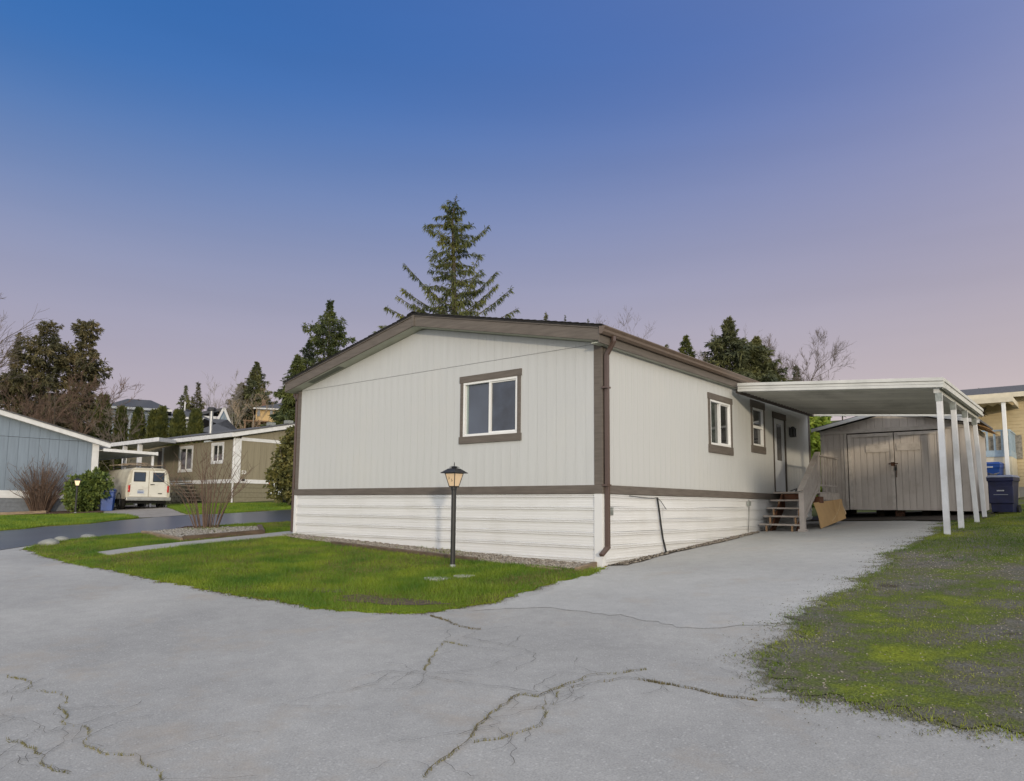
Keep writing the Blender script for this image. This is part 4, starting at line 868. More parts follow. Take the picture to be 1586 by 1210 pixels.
# ------------------------------------------------------------------ lamp post on the lawn
def lamp_post(label, loc, H, rz, pane, digits=None, group=None, k=1.):
    t = thing('lamp_post', label, 'lamp post', loc, rz, group, local=True)
    hl = H-.46; k_ = k
    MB().lathe([(.0, -.1), (.045, -.1), (.043, .05), (.040, .06), (.040, hl), (.0, hl)], n=14).build('pole', M['metal_dark'], t, smooth=False)
    MB().lathe([(.046, -.02), (.052, .0), (.052, .05), (.044, .07)], n=14).build('collar', M['galv'], t)
    MB().lathe([(.045, hl), (.05, hl+.02), (.05, hl+.06), (.0, hl+.06)], n=14).build('socket', M['metal_dark'], t)
    zb_, zt_, wb, wt = hl+.06, hl+.275, .062*k, .118*k
    cb = [(-wb, -wb), (wb, -wb), (wb, wb), (-wb, wb)]; ct = [(-wt, -wt), (wt, -wt), (wt, wt), (-wt, wt)]
    mb = MB()
    for k in range(4):
        mb.beam((*cb[k], zb_), (*ct[k], zt_), .013, .013); mb.beam((*cb[k], zb_), (*cb[(k+1) % 4], zb_), .014, .014); mb.beam((*ct[k], zt_), (*ct[(k+1) % 4], zt_), .014, .014)
    mb.box(-wb, -wb, zb_-.012, wb, wb, zb_-.006); fr = mb.build('lantern_frame', M['metal_dark'], t)
    for k in range(4):
        a, b = cb[k], cb[(k+1) % 4]; c, d = ct[(k+1) % 4], ct[k]; q = .985
        MB().quad((a[0]*q, a[1]*q, zb_), (b[0]*q, b[1]*q, zb_), (c[0]*q, c[1]*q, zt_), (d[0]*q, d[1]*q, zt_)).build('pane', M[pane], fr)
    r4 = lambda r, z: [(-r, -r, z), (r, -r, z), (r, r, z), (-r, r, z)]
    mb = MB(); mb.add(r4(.175*k_, zt_+.0)+r4(.18*k_, zt_+.008)+r4(.085*k_, zt_+.075)+r4(.045, zt_+.085), [(3, 2, 1, 0)]+[(i*4+k, i*4+(k+1) % 4, i*4+4+(k+1) % 4, i*4+4+k) for i in range(3) for k in range(4)]+[(12, 13, 14, 15)]); mb.build('roof', M['metal_dark'], t)
    mb = MB(); mb.add(r4(.062, zt_+.095)+r4(.06, zt_+.10)+r4(.02, zt_+.12), [(3, 2, 1, 0)]+[(i*4+k, i*4+(k+1) % 4, i*4+4+(k+1) % 4, i*4+4+k) for i in range(2) for k in range(4)]+[(8, 9, 10, 11)]); mb.box(-.03, -.03, zt_+.084, .03, .03, zt_+.096); mb.build('cap', M['metal_dark'], t)
    MB().lathe([(.006, zt_+.12), (.008, zt_+.15), (.004, zt_+.185), (0, zt_+.187)], n=8).build('finial', M['metal_dark'], t)
    MB().lathe([(0, zb_), (.02, zb_+.02), (.026, zb_+.07), (.018, zb_+.11), (0, zb_+.12)], n=10).build('bulb', M['bulb'], t)
    if digits:
        # digits sit on the pane that faces local -X
        for i, ch in enumerate(digits):
            zc = zb_+.135-.035*i; w_ = wb+(wt-wb)*(zc-zb_)/(zt_-zb_)
            Mx = Matrix.Translation((-w_-.002, .035-.055*i, zc)) @ Euler((R(90), 0, R(-90))).to_matrix().to_4x4()
            text_mesh(ch, 'digit', .062, M['digit'], t, Mx, .002)
    return t
L0 = G(701, 881); vdir = math.atan2(CAM[1]-L0[1], CAM[0]-L0[0])
lamp_post('black lantern lamp post lit on the front lawn before the white house', L0, 1.73, vdir-R(225)+R(4), 'lamp_pane', '35', k=.9)
# ------------------------------------------------------------------ garden edges, pavers, boulders, planter
def timber(name, label, a, b, w, h, m, sink=.03, grp=None):
    a3 = np.array([a[0], a[1], float(gz(*a))+h/2-sink+.03]); b3 = np.array([b[0], b[1], float(gz(*b))+h/2-sink+.03])
    o = MB().beam(a3, b3, w, h).build(name, M[m], None, bevel=.012); return tag(o, label, 'timber', grp)
e1, e2, e3 = G(515, 846), G(700, 868), G(738, 873)
timber('edging_timber', 'long brown landscape timber edging the gravel strip left of the lamp post', e1[:2], e3[:2], .10, .10, 'timber', grp='garden edging timbers')
timber('edging_timber', 'short thin weathered timber half buried in the lawn near the house corner', G(815, 881)[:2], G(868, 887)[:2], .07, .06, 'timber_light', grp='garden edging timbers')
timber('edging_timber', 'pale timber angled up to the house corner beside the driveway', G(893, 888)[:2], G(930, 876)[:2], .08, .09, 'timber_light', grp='garden edging timbers')
PL, PF, PR, PB = G(222, 829), G(283, 841), G(406, 830), G(384, 824)
pc4 = [PL[:2], PF[:2], PR[:2], PB[:2]+np.array([-.3, .5]), PL[:2]+np.array([-.1, 1.3])]
for (a, b, lab, m, hh) in ((PF, PR, 'dark brown timber along the front of the shrub planter', 'timber', .15), (PL, PF, 'weathered pale timber on the left of the shrub planter', 'timber_light', .11), (PR, np.array([*pc4[3], 0]), 'short dark timber at the right end of the shrub planter', 'timber', .13)):
    timber('planter_timber', lab, a[:2], b[:2], .12, hh, m, grp='planter timbers')
kind(sheet('planter_bed', jitter([tuple(p) for p in pc4], .4, .02, 2), .07, M['gravel_base'], edge=.08), 'structure')
for (px, py, w, d, lab) in ((676, 900.5, .40, .24, 'flat grey paving stone in the lawn, left one below the lamp post'), (719, 896.5, .30, .2, 'flat grey paving stone in the lawn, right one below the lamp post')):
    g_ = G(px, py); mb = MB(); rg = random.Random(px); k = 9
    pts = [(g_[0]+w*.5*math.cos(2*math.pi*i/k)*rg.uniform(.85, 1.1), g_[1]+d*.9*math.sin(2*math.pi*i/k)*rg.uniform(.85, 1.1)) for i in range(k)]
    tag(mb.prism(pts, 'z', g_[2]-.02, g_[2]+.052).build('paving_stone', M['paver'], None, bevel=.008), lab, 'stone', 'lawn paving stones')
def boulder(label, loc, sx, sy, sz, seed):
    bm = bmesh.new(); bmesh.ops.create_icosphere(bm, subdivisions=3, radius=1); rg = random.Random(seed); o3 = [Vector((rg.gauss(0, 1), rg.gauss(0, 1), rg.gauss(0, 1))).normalized() for _ in range(9)]
    for v in bm.verts:
        p = v.co.copy(); k = 1.0
        for o in o3: k -= .16*max(0, p.dot(o)-.6)
        k += rg.uniform(-.015, .015); v.co = Vector((p.x*sx*k, p.y*sy*k, p.z*sz*k))
    me = bpy.data.meshes.new('boulder'); bm.to_mesh(me); bm.free(); o = finish(me, 'boulder', M['boulder'], None, True); o.location = [float(c) for c in loc]; return tag(o, label, 'boulder', 'boulders at the lawn tip')
for (px, py, s_, lab) in ((75, 846, (.30, .20, .13), 'pale grey mossy boulder at the left tip of the lawn'), (96, 839, (.22, .16, .10), 'small dark boulder behind the pale one at the lawn tip'), (137, 833, (.28, .16, .07), 'low brown rock along the street edge of the lawn')):
    g_ = G(px, py); boulder(lab, (g_[0], g_[1], g_[2]+s_[2]*.35), *s_, px)
# ------------------------------------------------------------------ pebbles, grass: real geometry, uncountable
rng = np.random.default_rng(5)
OCT = np.array([(1, 0, 0), (-1, 0, 0), (0, 1, 0), (0, -1, 0), (0, 0, 1), (0, 0, -1)], float)
OCF = np.array([(0, 2, 4), (2, 1, 4), (1, 3, 4), (3, 0, 4), (2, 0, 5), (1, 2, 5), (3, 1, 5), (0, 3, 5)])
CUB = np.array([(x, y, z) for x in (-1, 1) for y in (-1, 1) for z in (-1, 1)], float)*.68
def pebbles(name, XY, smin, smax, off, m, label=None, parent=None):
    n = len(XY); V14 = np.concatenate([OCT, CUB]); 
    s = rng.uniform(smin, smax, n)**1; ang = rng.uniform(0, 6.28, n); c, sn = np.cos(ang), np.sin(ang)
    el = np.stack([rng.uniform(.8, 1.3, n), rng.uniform(.6, 1., n), rng.uniform(.4, .75, n)], 1)
    P = V14[None]*el[:, None, :]*s[:, None, None]*rng.uniform(.82, 1.12, (n, 14, 1))
    x = P[..., 0]*c[:, None]-P[..., 1]*sn[:, None]; y = P[..., 0]*sn[:, None]+P[..., 1]*c[:, None]
    z0 = gz(XY[:, 0], XY[:, 1])+off+s*.3
    V_ = np.stack([x+XY[:, :1], y+XY[:, 1:2], P[..., 2]+z0[:, None]], 2).reshape(-1, 3)
    # 24 triangles: each octant corner joins three axis points
    T = []
    for ci in range(8):
        cx, cy, cz_ = CUB[ci] > 0; ax = [0 if cx else 1, 2 if cy else 3, 4 if cz_ else 5]; flip = (int(cx)+int(cy)+int(cz_)) % 2 == 0
        for i, j in ((0, 1), (1, 2), (2, 0)): T.append((6+ci, ax[j], ax[i]) if flip else (6+ci, ax[i], ax[j]))
    T = np.array(T); F_ = (T[None]+(np.arange(n)*14)[:, None, None]).reshape(-1, 3)
    o = tris(name, V_, F_, M[m], parent); return kind(o, 'stuff')
def rand_in(poly, n):
    P = np.array(poly); lo, hi = P.min(0), P.max(0); out = []
    tot = 0
    while tot < n:
        q = rng.uniform(lo, hi, (n*2, 2)); q = q[inside(poly, q[:, 0], q[:, 1])]; out.append(q); tot += len(q)
    return np.concatenate(out)[:n]
bed = [(-8.55, -.01), (-.12, -.01), (-.12, -.55), (-1.6, -.72), (-4, -.66), (-7.6, -.48), (-8.6, -.3)]
kind(sheet('gravel_bed', bed, .036, M['gravel_base']), 'structure')
pebbles('bed_gravel', rand_in(bed, 5200), .012, .034, .036, 'pebble')
pebbles('planter_gravel', rand_in([tuple(p) for p in pc4], 2600), .014, .034, .072, 'pebble_pale')
side_edge = [(.03, .1), (.30, .3), (.20, 2.), (.28, 4.5), (.16, 6.4), (.03, 6.6)]
kind(sheet('edge_soil', jitter(side_edge, .2, .03, 4), .022, M['soil_dark']), 'structure')
pebbles('edge_debris', rand_in(side_edge, 900), .006, .020, .024, 'pebble')
def vnoise(x, y, sc_, seed=0):
    """cheap smooth value noise"""
    x = np.asarray(x)*sc_+seed*17.3; y = np.asarray(y)*sc_+seed*9.1; xi = np.floor(x); yi = np.floor(y); fx = x-xi; fy = y-yi; fx = fx*fx*(3-2*fx); fy = fy*fy*(3-2*fy)
    hsh = lambda a, b: (np.abs(np.sin(a*127.1+b*311.7+seed*74.7)*43758.5453)) % 1
    return (hsh(xi, yi)*(1-fx)+hsh(xi+1, yi)*fx)*(1-fy)+(hsh(xi, yi+1)*(1-fx)+hsh(xi+1, yi+1)*fx)*fy
def fbm(x, y, s, seed=0): return (vnoise(x, y, s, seed)+.5*vnoise(x, y, s*2.1, seed+1)+.25*vnoise(x, y, s*4.3, seed+2))/1.75
def blades(name, XY, hmin, hmax, wd, off, m, lean=.5, hs=None):
    n = len(XY); h_ = rng.uniform(hmin, hmax, n)
    if hs is not None: h_ = h_*hs
    a = rng.uniform(0, 6.28, n); b = rng.uniform(0, 6.28, n); ln = rng.uniform(.1, lean, n)*h_
    z = gz(XY[:, 0], XY[:, 1])+off; w_ = wd*rng.uniform(.6, 1.3, n)
    dx, dy = np.cos(a)*w_, np.sin(a)*w_; tx, ty = np.cos(b)*ln, np.sin(b)*ln
    p0 = np.stack([XY[:, 0]-dx, XY[:, 1]-dy, z-.01], 1); p1 = np.stack([XY[:, 0]+dx, XY[:, 1]+dy, z-.01], 1); p2 = np.stack([XY[:, 0]+tx, XY[:, 1]+ty, z+h_], 1)
    V_ = np.stack([p0, p1, p2], 1).reshape(-1, 3); return kind(tris(name, V_, np.arange(3*n).reshape(-1, 3), M[m]), 'stuff')
lawn_in = lawn
q = rand_in(lawn_in, 190000); pin = inside(path, q[:, 0], q[:, 1]) | inside([tuple(p) for p in pc4], q[:, 0], q[:, 1]) | inside(bed, q[:, 0], q[:, 1])
bare = fbm(q[:, 0], q[:, 1], .8, 3)
# worn, muddy corner where the lawn meets the road
sx_, sy_ = G(640, 945)[:2]; wear = np.exp(-(((q[:, 0]-sx_)/1.6)**2+((q[:, 1]-sy_)/.55)**2)); lpx = np.exp(-(((q[:, 0]-L0[0])/.45)**2+((q[:, 1]-L0[1]+.3)/.28)**2))
keep = (~pin) & (rng.uniform(0, 1, len(q)) > np.clip(wear*1.15*(.5+bare), 0, .95)) & (rng.uniform(0, 1, len(q)) > lpx*.8)
q = q[keep]; dq = fbm(q[:, 0], q[:, 1], 1.4, 8)
pale = rng.uniform(0, 1, len(q)) < np.clip((fbm(q[:, 0], q[:, 1], 1.1, 44)-.42)*2.2, .05, .5)
blades('lawn_grass', q[~pale], .025, .070, .0045, .028, 'grass', 1.1, .45+1.1*dq[~pale])
blades('lawn_straw', q[pale], .02, .05, .004, .028, 'grass_dry', 1.2)
q = rand_in(verge_a, 26000); blades('verge_grass', q, .03, .09, .008, .036, 'grass', .8)
q = rand_in(verge_b, 24000); blades('verge_grass', q, .03, .09, .008, .036, 'grass', .8)
# right hand patch: gravel, moss and grass mixed
pm = [(3.75, 10.), (3.9, 1.5), (3.95, -2.4), (4.1, -4.0), (4.6, -4.8), (5.9, -4.7), (9, -4.9), (9.5, 16), (4, 16)]
q = rand_in(pm, 230000); dist = np.hypot(q[:, 0]-CAM[0], q[:, 1]-CAM[1]); g1 = fbm(q[:, 0], q[:, 1], .55, 21); g2 = fbm(q[:, 0], q[:, 1], 2.2, 33)
wgt = np.clip((g1*.75+g2*.35-.46)*6, .05, 1); wgt = np.where(q[:, 1] > 2.0, np.maximum(wgt, np.clip((q[:, 1]-1.5)*.3, 0, .75)*(.4+g2)), wgt)
wgt *= np.where((q[:, 1] < -3.2), .55, 1)
keep = rng.uniform(0, 1, len(q)) < wgt; q = q[keep]; k2 = rng.uniform(0, 1, len(q)) < .12
hq = np.where(q[:, 1] > 1.5, 1., .5); blades('patch_grass', q[~k2], .012, .045, .0055, .020, 'grass_moss', 1.4, hq[~k2]); blades('patch_straw', q[k2], .010, .03, .004, .020, 'grass_dry', 1.8, hq[k2])
q = rand_in(pm, 60000); g1 = fbm(q[:, 0], q[:, 1], .55, 21); q = q[(rng.uniform(0, 1, len(q)) < np.clip(1.25-g1*1.6, .1, 1)) & (q[:, 1] < 9)]
pebbles('patch_gravel', q, .004, .0095, .020, 'pebble')
q = np.stack([rng.normal(4.05, .18, 3000), rng.uniform(-4.3, 1., 3000)], 1); pebbles('loose_gravel', q, .002, .006, .017, 'pebble_pale')
for ci, (px, py, rx_, ry_) in enumerate(((610, 936, .75, .20), (500, 918, .35, .16), (556, 928, .3, .12), (700, 899, .3, .15))):
    c_ = G(px, py); dirv = np.array(G(px+20, py+1)[:2])-c_[:2]; dirv /= np.linalg.norm(dirv); nv_ = np.array([-dirv[1], dirv[0]]); rg_ = random.Random(ci)
    kind(sheet('bare_soil', [tuple(c_[:2]+dirv*math.cos(a_)*rx_*rg_.uniform(.6, 1.2)+nv_*math.sin(a_)*ry_*rg_.uniform(.6, 1.3)) for a_ in np.linspace(0, 6.283, 26)[:-1]], .034, M['mud']), 'structure')
def chips(name, XY, smin, smax, off, m):
    n = len(XY); s_ = rng.uniform(smin, smax, n)[:, None, None]; P = OCT[None]*s_*rng.uniform(.5, 1.3, (n, 6, 1))*np.array([1, 1, .5]); z0 = gz(XY[:, 0], XY[:, 1])+off
    V_ = P+np.stack([XY[:, 0], XY[:, 1], z0], 1)[:, None, :]; return kind(tris(name, V_.reshape(-1, 3), (OCF[None]+(np.arange(n)*6)[:, None, None]).reshape(-1, 3), M[m]), 'stuff')
# dirt and fine gravel spilling from the verge over the asphalt
fr = []
for a, b in zip(patch[:330], patch[1:331]):
    m_ = max(3, int(math.hypot(b[0]-a[0], b[1]-a[1])*2600)); t_ = rng.uniform(0, 1, m_); dd_ = np.abs(rng.exponential(.11, m_)); d_ = np.array([b[0]-a[0], b[1]-a[1]]); d_ /= max(1e-6, np.linalg.norm(d_)); nv_ = np.array([d_[1], -d_[0]])
    fr.append(np.array(a)[None]+np.outer(t_, np.array(b)-np.array(a))+np.outer(dd_, nv_))
fr = np.concatenate(fr); cl_ = fbm(fr[:, 0], fr[:, 1], 3.2, 14); fr = fr[rng.uniform(0, 1, len(fr)) < np.clip((cl_-.28)*2.6, .04, 1)]
chips('verge_dirt', fr, .002, .0075, .016, 'fringe'); blades('verge_sprigs', fr[::9], .006, .022, .004, .014, 'grass_moss', 1.8)
# fringe of grass along the driveway edge and lawn edge
ef = []
for a, b in zip(patch[:270], patch[1:271]):
    m_ = max(2, int(math.hypot(b[0]-a[0], b[1]-a[1])*420)); t_ = rng.uniform(0, 1, m_); ef.append(np.stack([a[0]+(b[0]-a[0])*t_+rng.normal(0, .07, m_), a[1]+(b[1]-a[1])*t_+rng.normal(0, .07, m_)], 1))
ef = np.concatenate(ef); ef = ef[rng.uniform(0, 1, len(ef)) < np.clip((fbm(ef[:, 0], ef[:, 1], 2.5, 4)-.25)*2, 0, 1)]; blades('edge_grass', ef, .012, .042, .0045, .016, 'grass_moss', 1.6); pebbles('edge_gravel', ef[::2]+rng.normal(0, .08, ef[::2].shape), .002, .008, .016, 'pebble_pale')
ef = []
for i in range(len(lawn)):
    a, b = lawn[i], lawn[(i+1) % len(lawn)]; m_ = max(2, int(math.hypot(b[0]-a[0], b[1]-a[1])*150)); t_ = rng.uniform(0, 1, m_); ef.append(np.stack([a[0]+(b[0]-a[0])*t_+rng.normal(0, .03, m_), a[1]+(b[1]-a[1])*t_+rng.normal(0, .03, m_)], 1))
ef = np.concatenate(ef); ef = ef[~inside(bed, ef[:, 0], ef[:, 1])]; blades('edge_grass', ef, .02, .06, .0045, .014, 'grass', 1.2); blades('edge_straw', ef[::3], .015, .04, .0045, .014, 'grass_dry', 1.6); fe = np.repeat(ef, 5, 0)+rng.normal(0, .045, (len(ef)*5, 2)); fe = fe[(fbm(fe[:, 0], fe[:, 1], 2.6, 61) > .46) & ~inside(bed, fe[:, 0], fe[:, 1])]; chips('lawn_edge_dirt', fe, .002, .0075, .013, 'mud')
qb = rand_in(bed, 3000); qb = qb[fbm(qb[:, 0], qb[:, 1], 1.6, 5) > .60]; blades('bed_weeds', qb, .02, .07, .007, .035, 'grass_moss', 1.0)
# ------------------------------------------------------------------ cracks in the asphalt, with moss in the wide ones
CR = [([(658, 1207), (684, 1181), (723, 1153), (732, 1140), (757, 1110), (785, 1093), (806, 1078), (834, 1082), (856, 1071), (894, 1058), (916, 1048), (950, 1046), (1001, 1039)], .020, 1),
      ([(886, 1067), (929, 1058), (976, 1053), (1014, 1059), (1053, 1066), (1087, 1073), (1134, 1083), (1173, 1088), (1226, 1086)], .020, 2),
      ([(560, 1050), (600, 1042), (654, 1048), (688, 1055), (727, 1063), (770, 1067), (804, 1072), (834, 1077)], .007, 0), ([(660, 1043), (665, 1024), (676, 1007), (689, 996), (723, 1003)], .010, 1),
      ([(667, 955), (689, 962), (710, 971), (744, 977)], .028, 2), ([(718, 990), (761, 998), (791, 1003), (830, 1016)], .008, 0), ([(843, 1080), (845, 1110), (841, 1127), (804, 1138), (761, 1149), (734, 1153)], .009, 1),
      ([(864, 1073), (860, 1093), (851, 1097)], .008, 1), ([(706, 1144), (736, 1134), (776, 1124)], .006, 0), ([(2, 1048), (40, 1057), (48, 1063), (38, 1074), (2, 1079)], .008, 1),
      ([(48, 1071), (96, 1076), (103, 1091), (91, 1099), (106, 1111), (91, 1124), (136, 1131), (141, 1144), (128, 1157), (161, 1172), (209, 1172), (217, 1184), (247, 1197), (250, 1212)], .009, 1),
      ([(12, 1147), (38, 1157), (60, 1172), (76, 1192), (111, 1202)], .010, 1), ([(101, 1129), (98, 1157), (60, 1172), (30, 1180)], .004, 0), ([(414, 1101), (469, 1086), (560, 1067), (646, 1043)], .004, 0), ([(2, 1110), (40, 1120), (62, 1128), (70, 1140)], .004, 0), ([(646, 1043), (660, 1046)], .004, 0)]
cm = []; rgc = random.Random(12); CW = []
for L_, wd, moss in CR:                    # world polylines, plus hairline side branches
    P = [np.array(G(*q_)[:2]) for q_ in L_]; CW.append((P, wd, moss))
    for _k in range(2+len(P)//2):
        i = rgc.randrange(len(P)); a_ = rgc.uniform(0, 6.283); p = P[i]+(P[min(i+1, len(P)-1)]-P[i])*rgc.random(); br = [p]
        for _j in range(rgc.randint(2, 5)):
            a_ += rgc.uniform(-.7, .7); p = p+np.array([math.cos(a_), math.sin(a_)])*rgc.uniform(.06, .20); br.append(p)
        CW.append((br, .0045, 0))
for ci, (P, wd, moss) in enumerate(CW):
    P = np.array(P); out = [P[0]]
    rg = random.Random(ci)
    for a, b in zip(P[:-1], P[1:]):
        n = max(2, int(np.linalg.norm(b-a)/.06)); nn_ = np.array([-(b-a)[1], (b-a)[0]]); nn_ = nn_/max(1e-6, np.linalg.norm(nn_))
        for k in range(1, n+1): out.append(a+(b-a)*k/n+nn_*rg.uniform(-.022, .022)*(k < n))
    out = np.array(out); vs = []; fs = []
    for i, p in enumerate(out):
        d = out[min(i+1, len(out)-1)]-out[max(i-1, 0)]; d = d/max(1e-6, np.linalg.norm(d)); nrm_ = np.array([-d[1], d[0]]); w1, w2 = wd*rg.uniform(.08, 1.)*(.34 if moss else .6), wd*rg.uniform(.08, 1.)*(.34 if moss else .6)
        z = float(gz(*p))+.0215
        vs += [(*(p+nrm_*w1), z), (*(p-nrm_*w2), z)]
        if i: fs.append((2*i-2, 2*i-1, 2*i+1, 2*i))
    kind(MB().add(vs, fs).build('crack', M['crack_fill'] if moss else M['crack_thin'], road), 'stuff')
    if moss: 
        m_ = int(len(out)*(26 if moss == 2 else 12)); m_ = int(m_*1.0); j = rng.integers(0, len(out)-1, m_); fr_ = rng.uniform(0, 1, (m_, 1)); cl = fbm(out[j][:, 0], out[j][:, 1], 5., 9); kk_ = rng.uniform(0, 1, m_) < np.clip((cl-.3)*2.6, .05, 1); cm.append(((out[j]*(1-fr_)+out[j+1]*fr_+rng.normal(0, wd*.33, (m_, 2)))[kk_], moss))
for nm, sel, mt in (('crack_moss', 1, 'crack_green'), ('crack_straw', 2, 'grass_dry')):
    P = np.concatenate([a for a, s_ in cm if s_ == sel]); blades(nm, P, .004, .016, .004, .018, mt, 2.2)
# ------------------------------------------------------------------ plants and trees
def leaf_quads(P, D, ln, wd, rg=rng, droop=0.):
    """diamond leaves: P base points, D directions"""
    n = len(P); D = D/np.maximum(1e-6, np.linalg.norm(D, axis=1, keepdims=True))
    r = rg.normal(0, 1, (n, 3)); s = np.cross(D, r); s /= np.maximum(1e-6, np.linalg.norm(s, axis=1, keepdims=True))
    ln = np.broadcast_to(ln, n)[:, None]; wd = np.broadcast_to(wd, n)[:, None]
    mid = P+D*ln*.5; tip = P+D*ln+np.array([0, 0, -1.])*droop*ln
    return np.stack([P, mid+s*wd, tip, mid-s*wd], 1).reshape(-1, 3), np.arange(4*n).reshape(-1, 4)
def limb(mb, a, b, r0, r1, rg, bend=.08, n=4, seg=5):
    a, b = np.array(a, float), np.array(b, float); Lg = np.linalg.norm(b-a); pts = []
    off = np.array([rg.uniform(-1, 1), rg.uniform(-1, 1), rg.uniform(-.5, .5)])*Lg*bend
    for i in range(n+1):
        t = i/n; pts.append(a+(b-a)*t+off*math.sin(math.pi*t))
    mb.tube(pts, [r0+(r1-r0)*i/n for i in range(n+1)], seg, cap=False); return pts
def conifer(label, base, H, Rad, seed, leaf='fir_leaf', style='fir', nb=150, spray=30, size=.30, z0=.12, group=None, lean=0., bark='bark', density=1., prof=None):
    rg = random.Random(seed); rn = np.random.default_rng(seed); Rad = Rad*1.5
    t = thing('conifer', label, 'tree', base, group=group); base = np.array(base, float)
    top = base+np.array([lean, 0, H]); mb = MB()
    tp = [base+np.array([lean*(k/6)**2+rg.uniform(-.02, .02)*H*.2, rg.uniform(-.01, .01)*H*.2, H*k/6]) for k in range(7)]; tp[0] = base; tp[-1] = top
    mb.tube(tp, [max(.02, H*.016*(1-k/6.3)) for k in range(7)], 7, cap=False); mb.build('trunk', M[bark], t)
    PP, DD, SS = [], [], []; bmb = MB()
    for i in range(nb):
        u = z0+(1-z0)*((i+rg.random())/nb)**.9
        if u > .995: continue
        env = (prof(u) if prof else (1-u)**.85*(.75+.25*math.sin(u*23+seed)))
        Lb = Rad*max(.035, env)*rg.uniform(.62, 1.12); az = i*2.399+rg.uniform(-.5, .5)
        k = u*6; k0 = min(5, int(k)); org = tp[k0]+(tp[k0+1]-tp[k0])*(k-k0)
        if style == 'cedar': rise = rg.uniform(.15, .75)*(.8 if u < .8 else 1.3); dr = .30
        elif style == 'fir': rise = -.10+.75*u*u+rg.uniform(-.12, .12); dr = .22
        else: rise = rg.uniform(.3, .8); dr = .1
        d = np.array([math.cos(az), math.sin(az), rise]); d = d/math.hypot(1, rise*.6)
        cv = [org+d*Lb*s+np.array([0, 0, -dr*Lb*s*s+(.12*Lb*s**3 if style == 'fir' else 0)]) for s in (0, .25, .5, .75, 1)]
        bmb.tube(cv, [max(.012, Lb*.016)*(1-.18*j) for j in range(5)], 3, cap=False)
        m = max(5, int(spray*density*(.35+Lb/Rad)))
        s = rn.uniform(.06, 1.03, m)**(.8); c4 = np.array(cv); f = np.clip(s*4, 0, 3.999); j = f.astype(int); fr = (f-j)[:, None]
        pos = c4[j]*(1-fr)+c4[j+1]*fr
        side = np.array([-math.sin(az), math.cos(az), 0]); sg = rn.choice([-1, 1], m); wdt = (1.05-s)*Lb*.42+.05
        pos = pos+side*(sg*rn.uniform(0, 1, m)*wdt)[:, None]+rn.normal(0, .03*Lb+.02, (m, 3))
        dirv = d*np.array([1, 1, .5])*rn.uniform(.3, 1., (m, 1))+side*(sg*rn.uniform(.2, 1., m))[:, None]+np.array([0, 0, -1.])*rn.uniform(.1, 1.1 if style == 'cedar' else .55, (m, 1))+rn.normal(0, .25, (m, 3))
        PP.append(pos); DD.append(dirv); SS.append(size*rn.uniform(.6, 1.25, m)*(.38+.62*min(1, Lb/(.38*Rad))))
    # leader shoot
    m = 14; PP.append(top-np.array([0, 0, 1.])*rn.uniform(0, H*.05, (m, 1))); DD.append(rn.normal(0, .5, (m, 3))+np.array([0, 0, .7])); SS.append(np.full(m, size*.5))
    P, D, S_ = np.concatenate(PP), np.concatenate(DD), np.concatenate(SS)
    # every spray is three slim needles fans
    Pa = np.repeat(P, 3, 0); Da = np.repeat(D, 3, 0)+rn.normal(0, .45, (len(P)*3, 3)); Sa = np.repeat(S_, 3)*rn.uniform(.55, 1.1, len(P)*3)
    V_, F_ = leaf_quads(Pa, Da, Sa, Sa*.12, rn, .15)
    cr_ = tris('crown', V_, F_, M[leaf], t); kind(cr_, 'stuff'); kind(bmb.build('branches', M[bark], t), 'stuff'); return t
def bare_tree(label, base, H, spread, seed, m='twig', trunk='bark', stems=1, levels=4, r0=.16, up=.55, group=None, kids=(5, 5, 4, 4), name='bare_tree', twigr=.006, fork=.35, cat='tree'):
    rg = random.Random(seed); t = thing(name, label, cat, base, group=group); base = np.array(base, float); tm, bm_ = MB(), MB()
    def grow(a, d, Lg, r, lv):
        d = d/np.linalg.norm(d); b = a+d*Lg; mb = tm if lv == 0 else bm_
        pts = limb(mb, a, b, r, max(twigr*.6, r*.45), rg, .08 if lv else .05, 5 if lv < 2 else 2, 6 if lv == 0 else (4 if lv == 1 else 3))
        if lv >= levels: return
        for k in range(kids[min(lv, len(kids)-1)]):
            s = rg.uniform(fork, 1.0) if lv == 0 else rg.uniform(.2, 1.0); f = s*(len(pts)-1); j = min(len(pts)-2, int(f)); o = pts[j]+(pts[j+1]-pts[j])*(f-j)
            az = rg.uniform(0, 6.283); tilt = rg.uniform(.35, .85)*(spread/H*1.5 if lv == 0 else 1)
            ax = np.cross(d, [0, 0, 1.]); ax = ax if np.linalg.norm(ax) > .05 else np.array([1., 0, 0]); ax /= np.linalg.norm(ax); ay = np.cross(d, ax)
            nd = d*math.cos(tilt)+(ax*math.cos(az)+ay*math.sin(az))*math.sin(tilt)+np.array([0, 0, up*.35])
            grow(o, nd, Lg*(.46 if lv == 0 else .55)*rg.uniform(.65, 1.15)*(1.15-.45*s if lv == 0 else 1), max(twigr, r*(.42 if lv == 0 else .5)*(1.1-.4*s)), lv+1)
    for k in range(stems):
        a = 2*math.pi*k/stems+rg.uniform(-.4, .4); d = np.array([math.cos(a)*spread/H*.45, math.sin(a)*spread/H*.45, 1.]) if stems > 1 else np.array([rg.uniform(-.04, .04), rg.uniform(-.04, .04), 1.])
        grow(base+np.array([math.cos(a), math.sin(a), 0])*(r0*.9 if stems > 1 else 0)-np.array([0, 0, .1]), d, H*(.70 if stems > 1 else .78)*rg.uniform(.85, 1.05), r0*(.6 if stems > 1 else 1), 0)
    tm.build('trunk', M[trunk], t); kind(bm_.build('branches', M[m], t), 'stuff'); return t
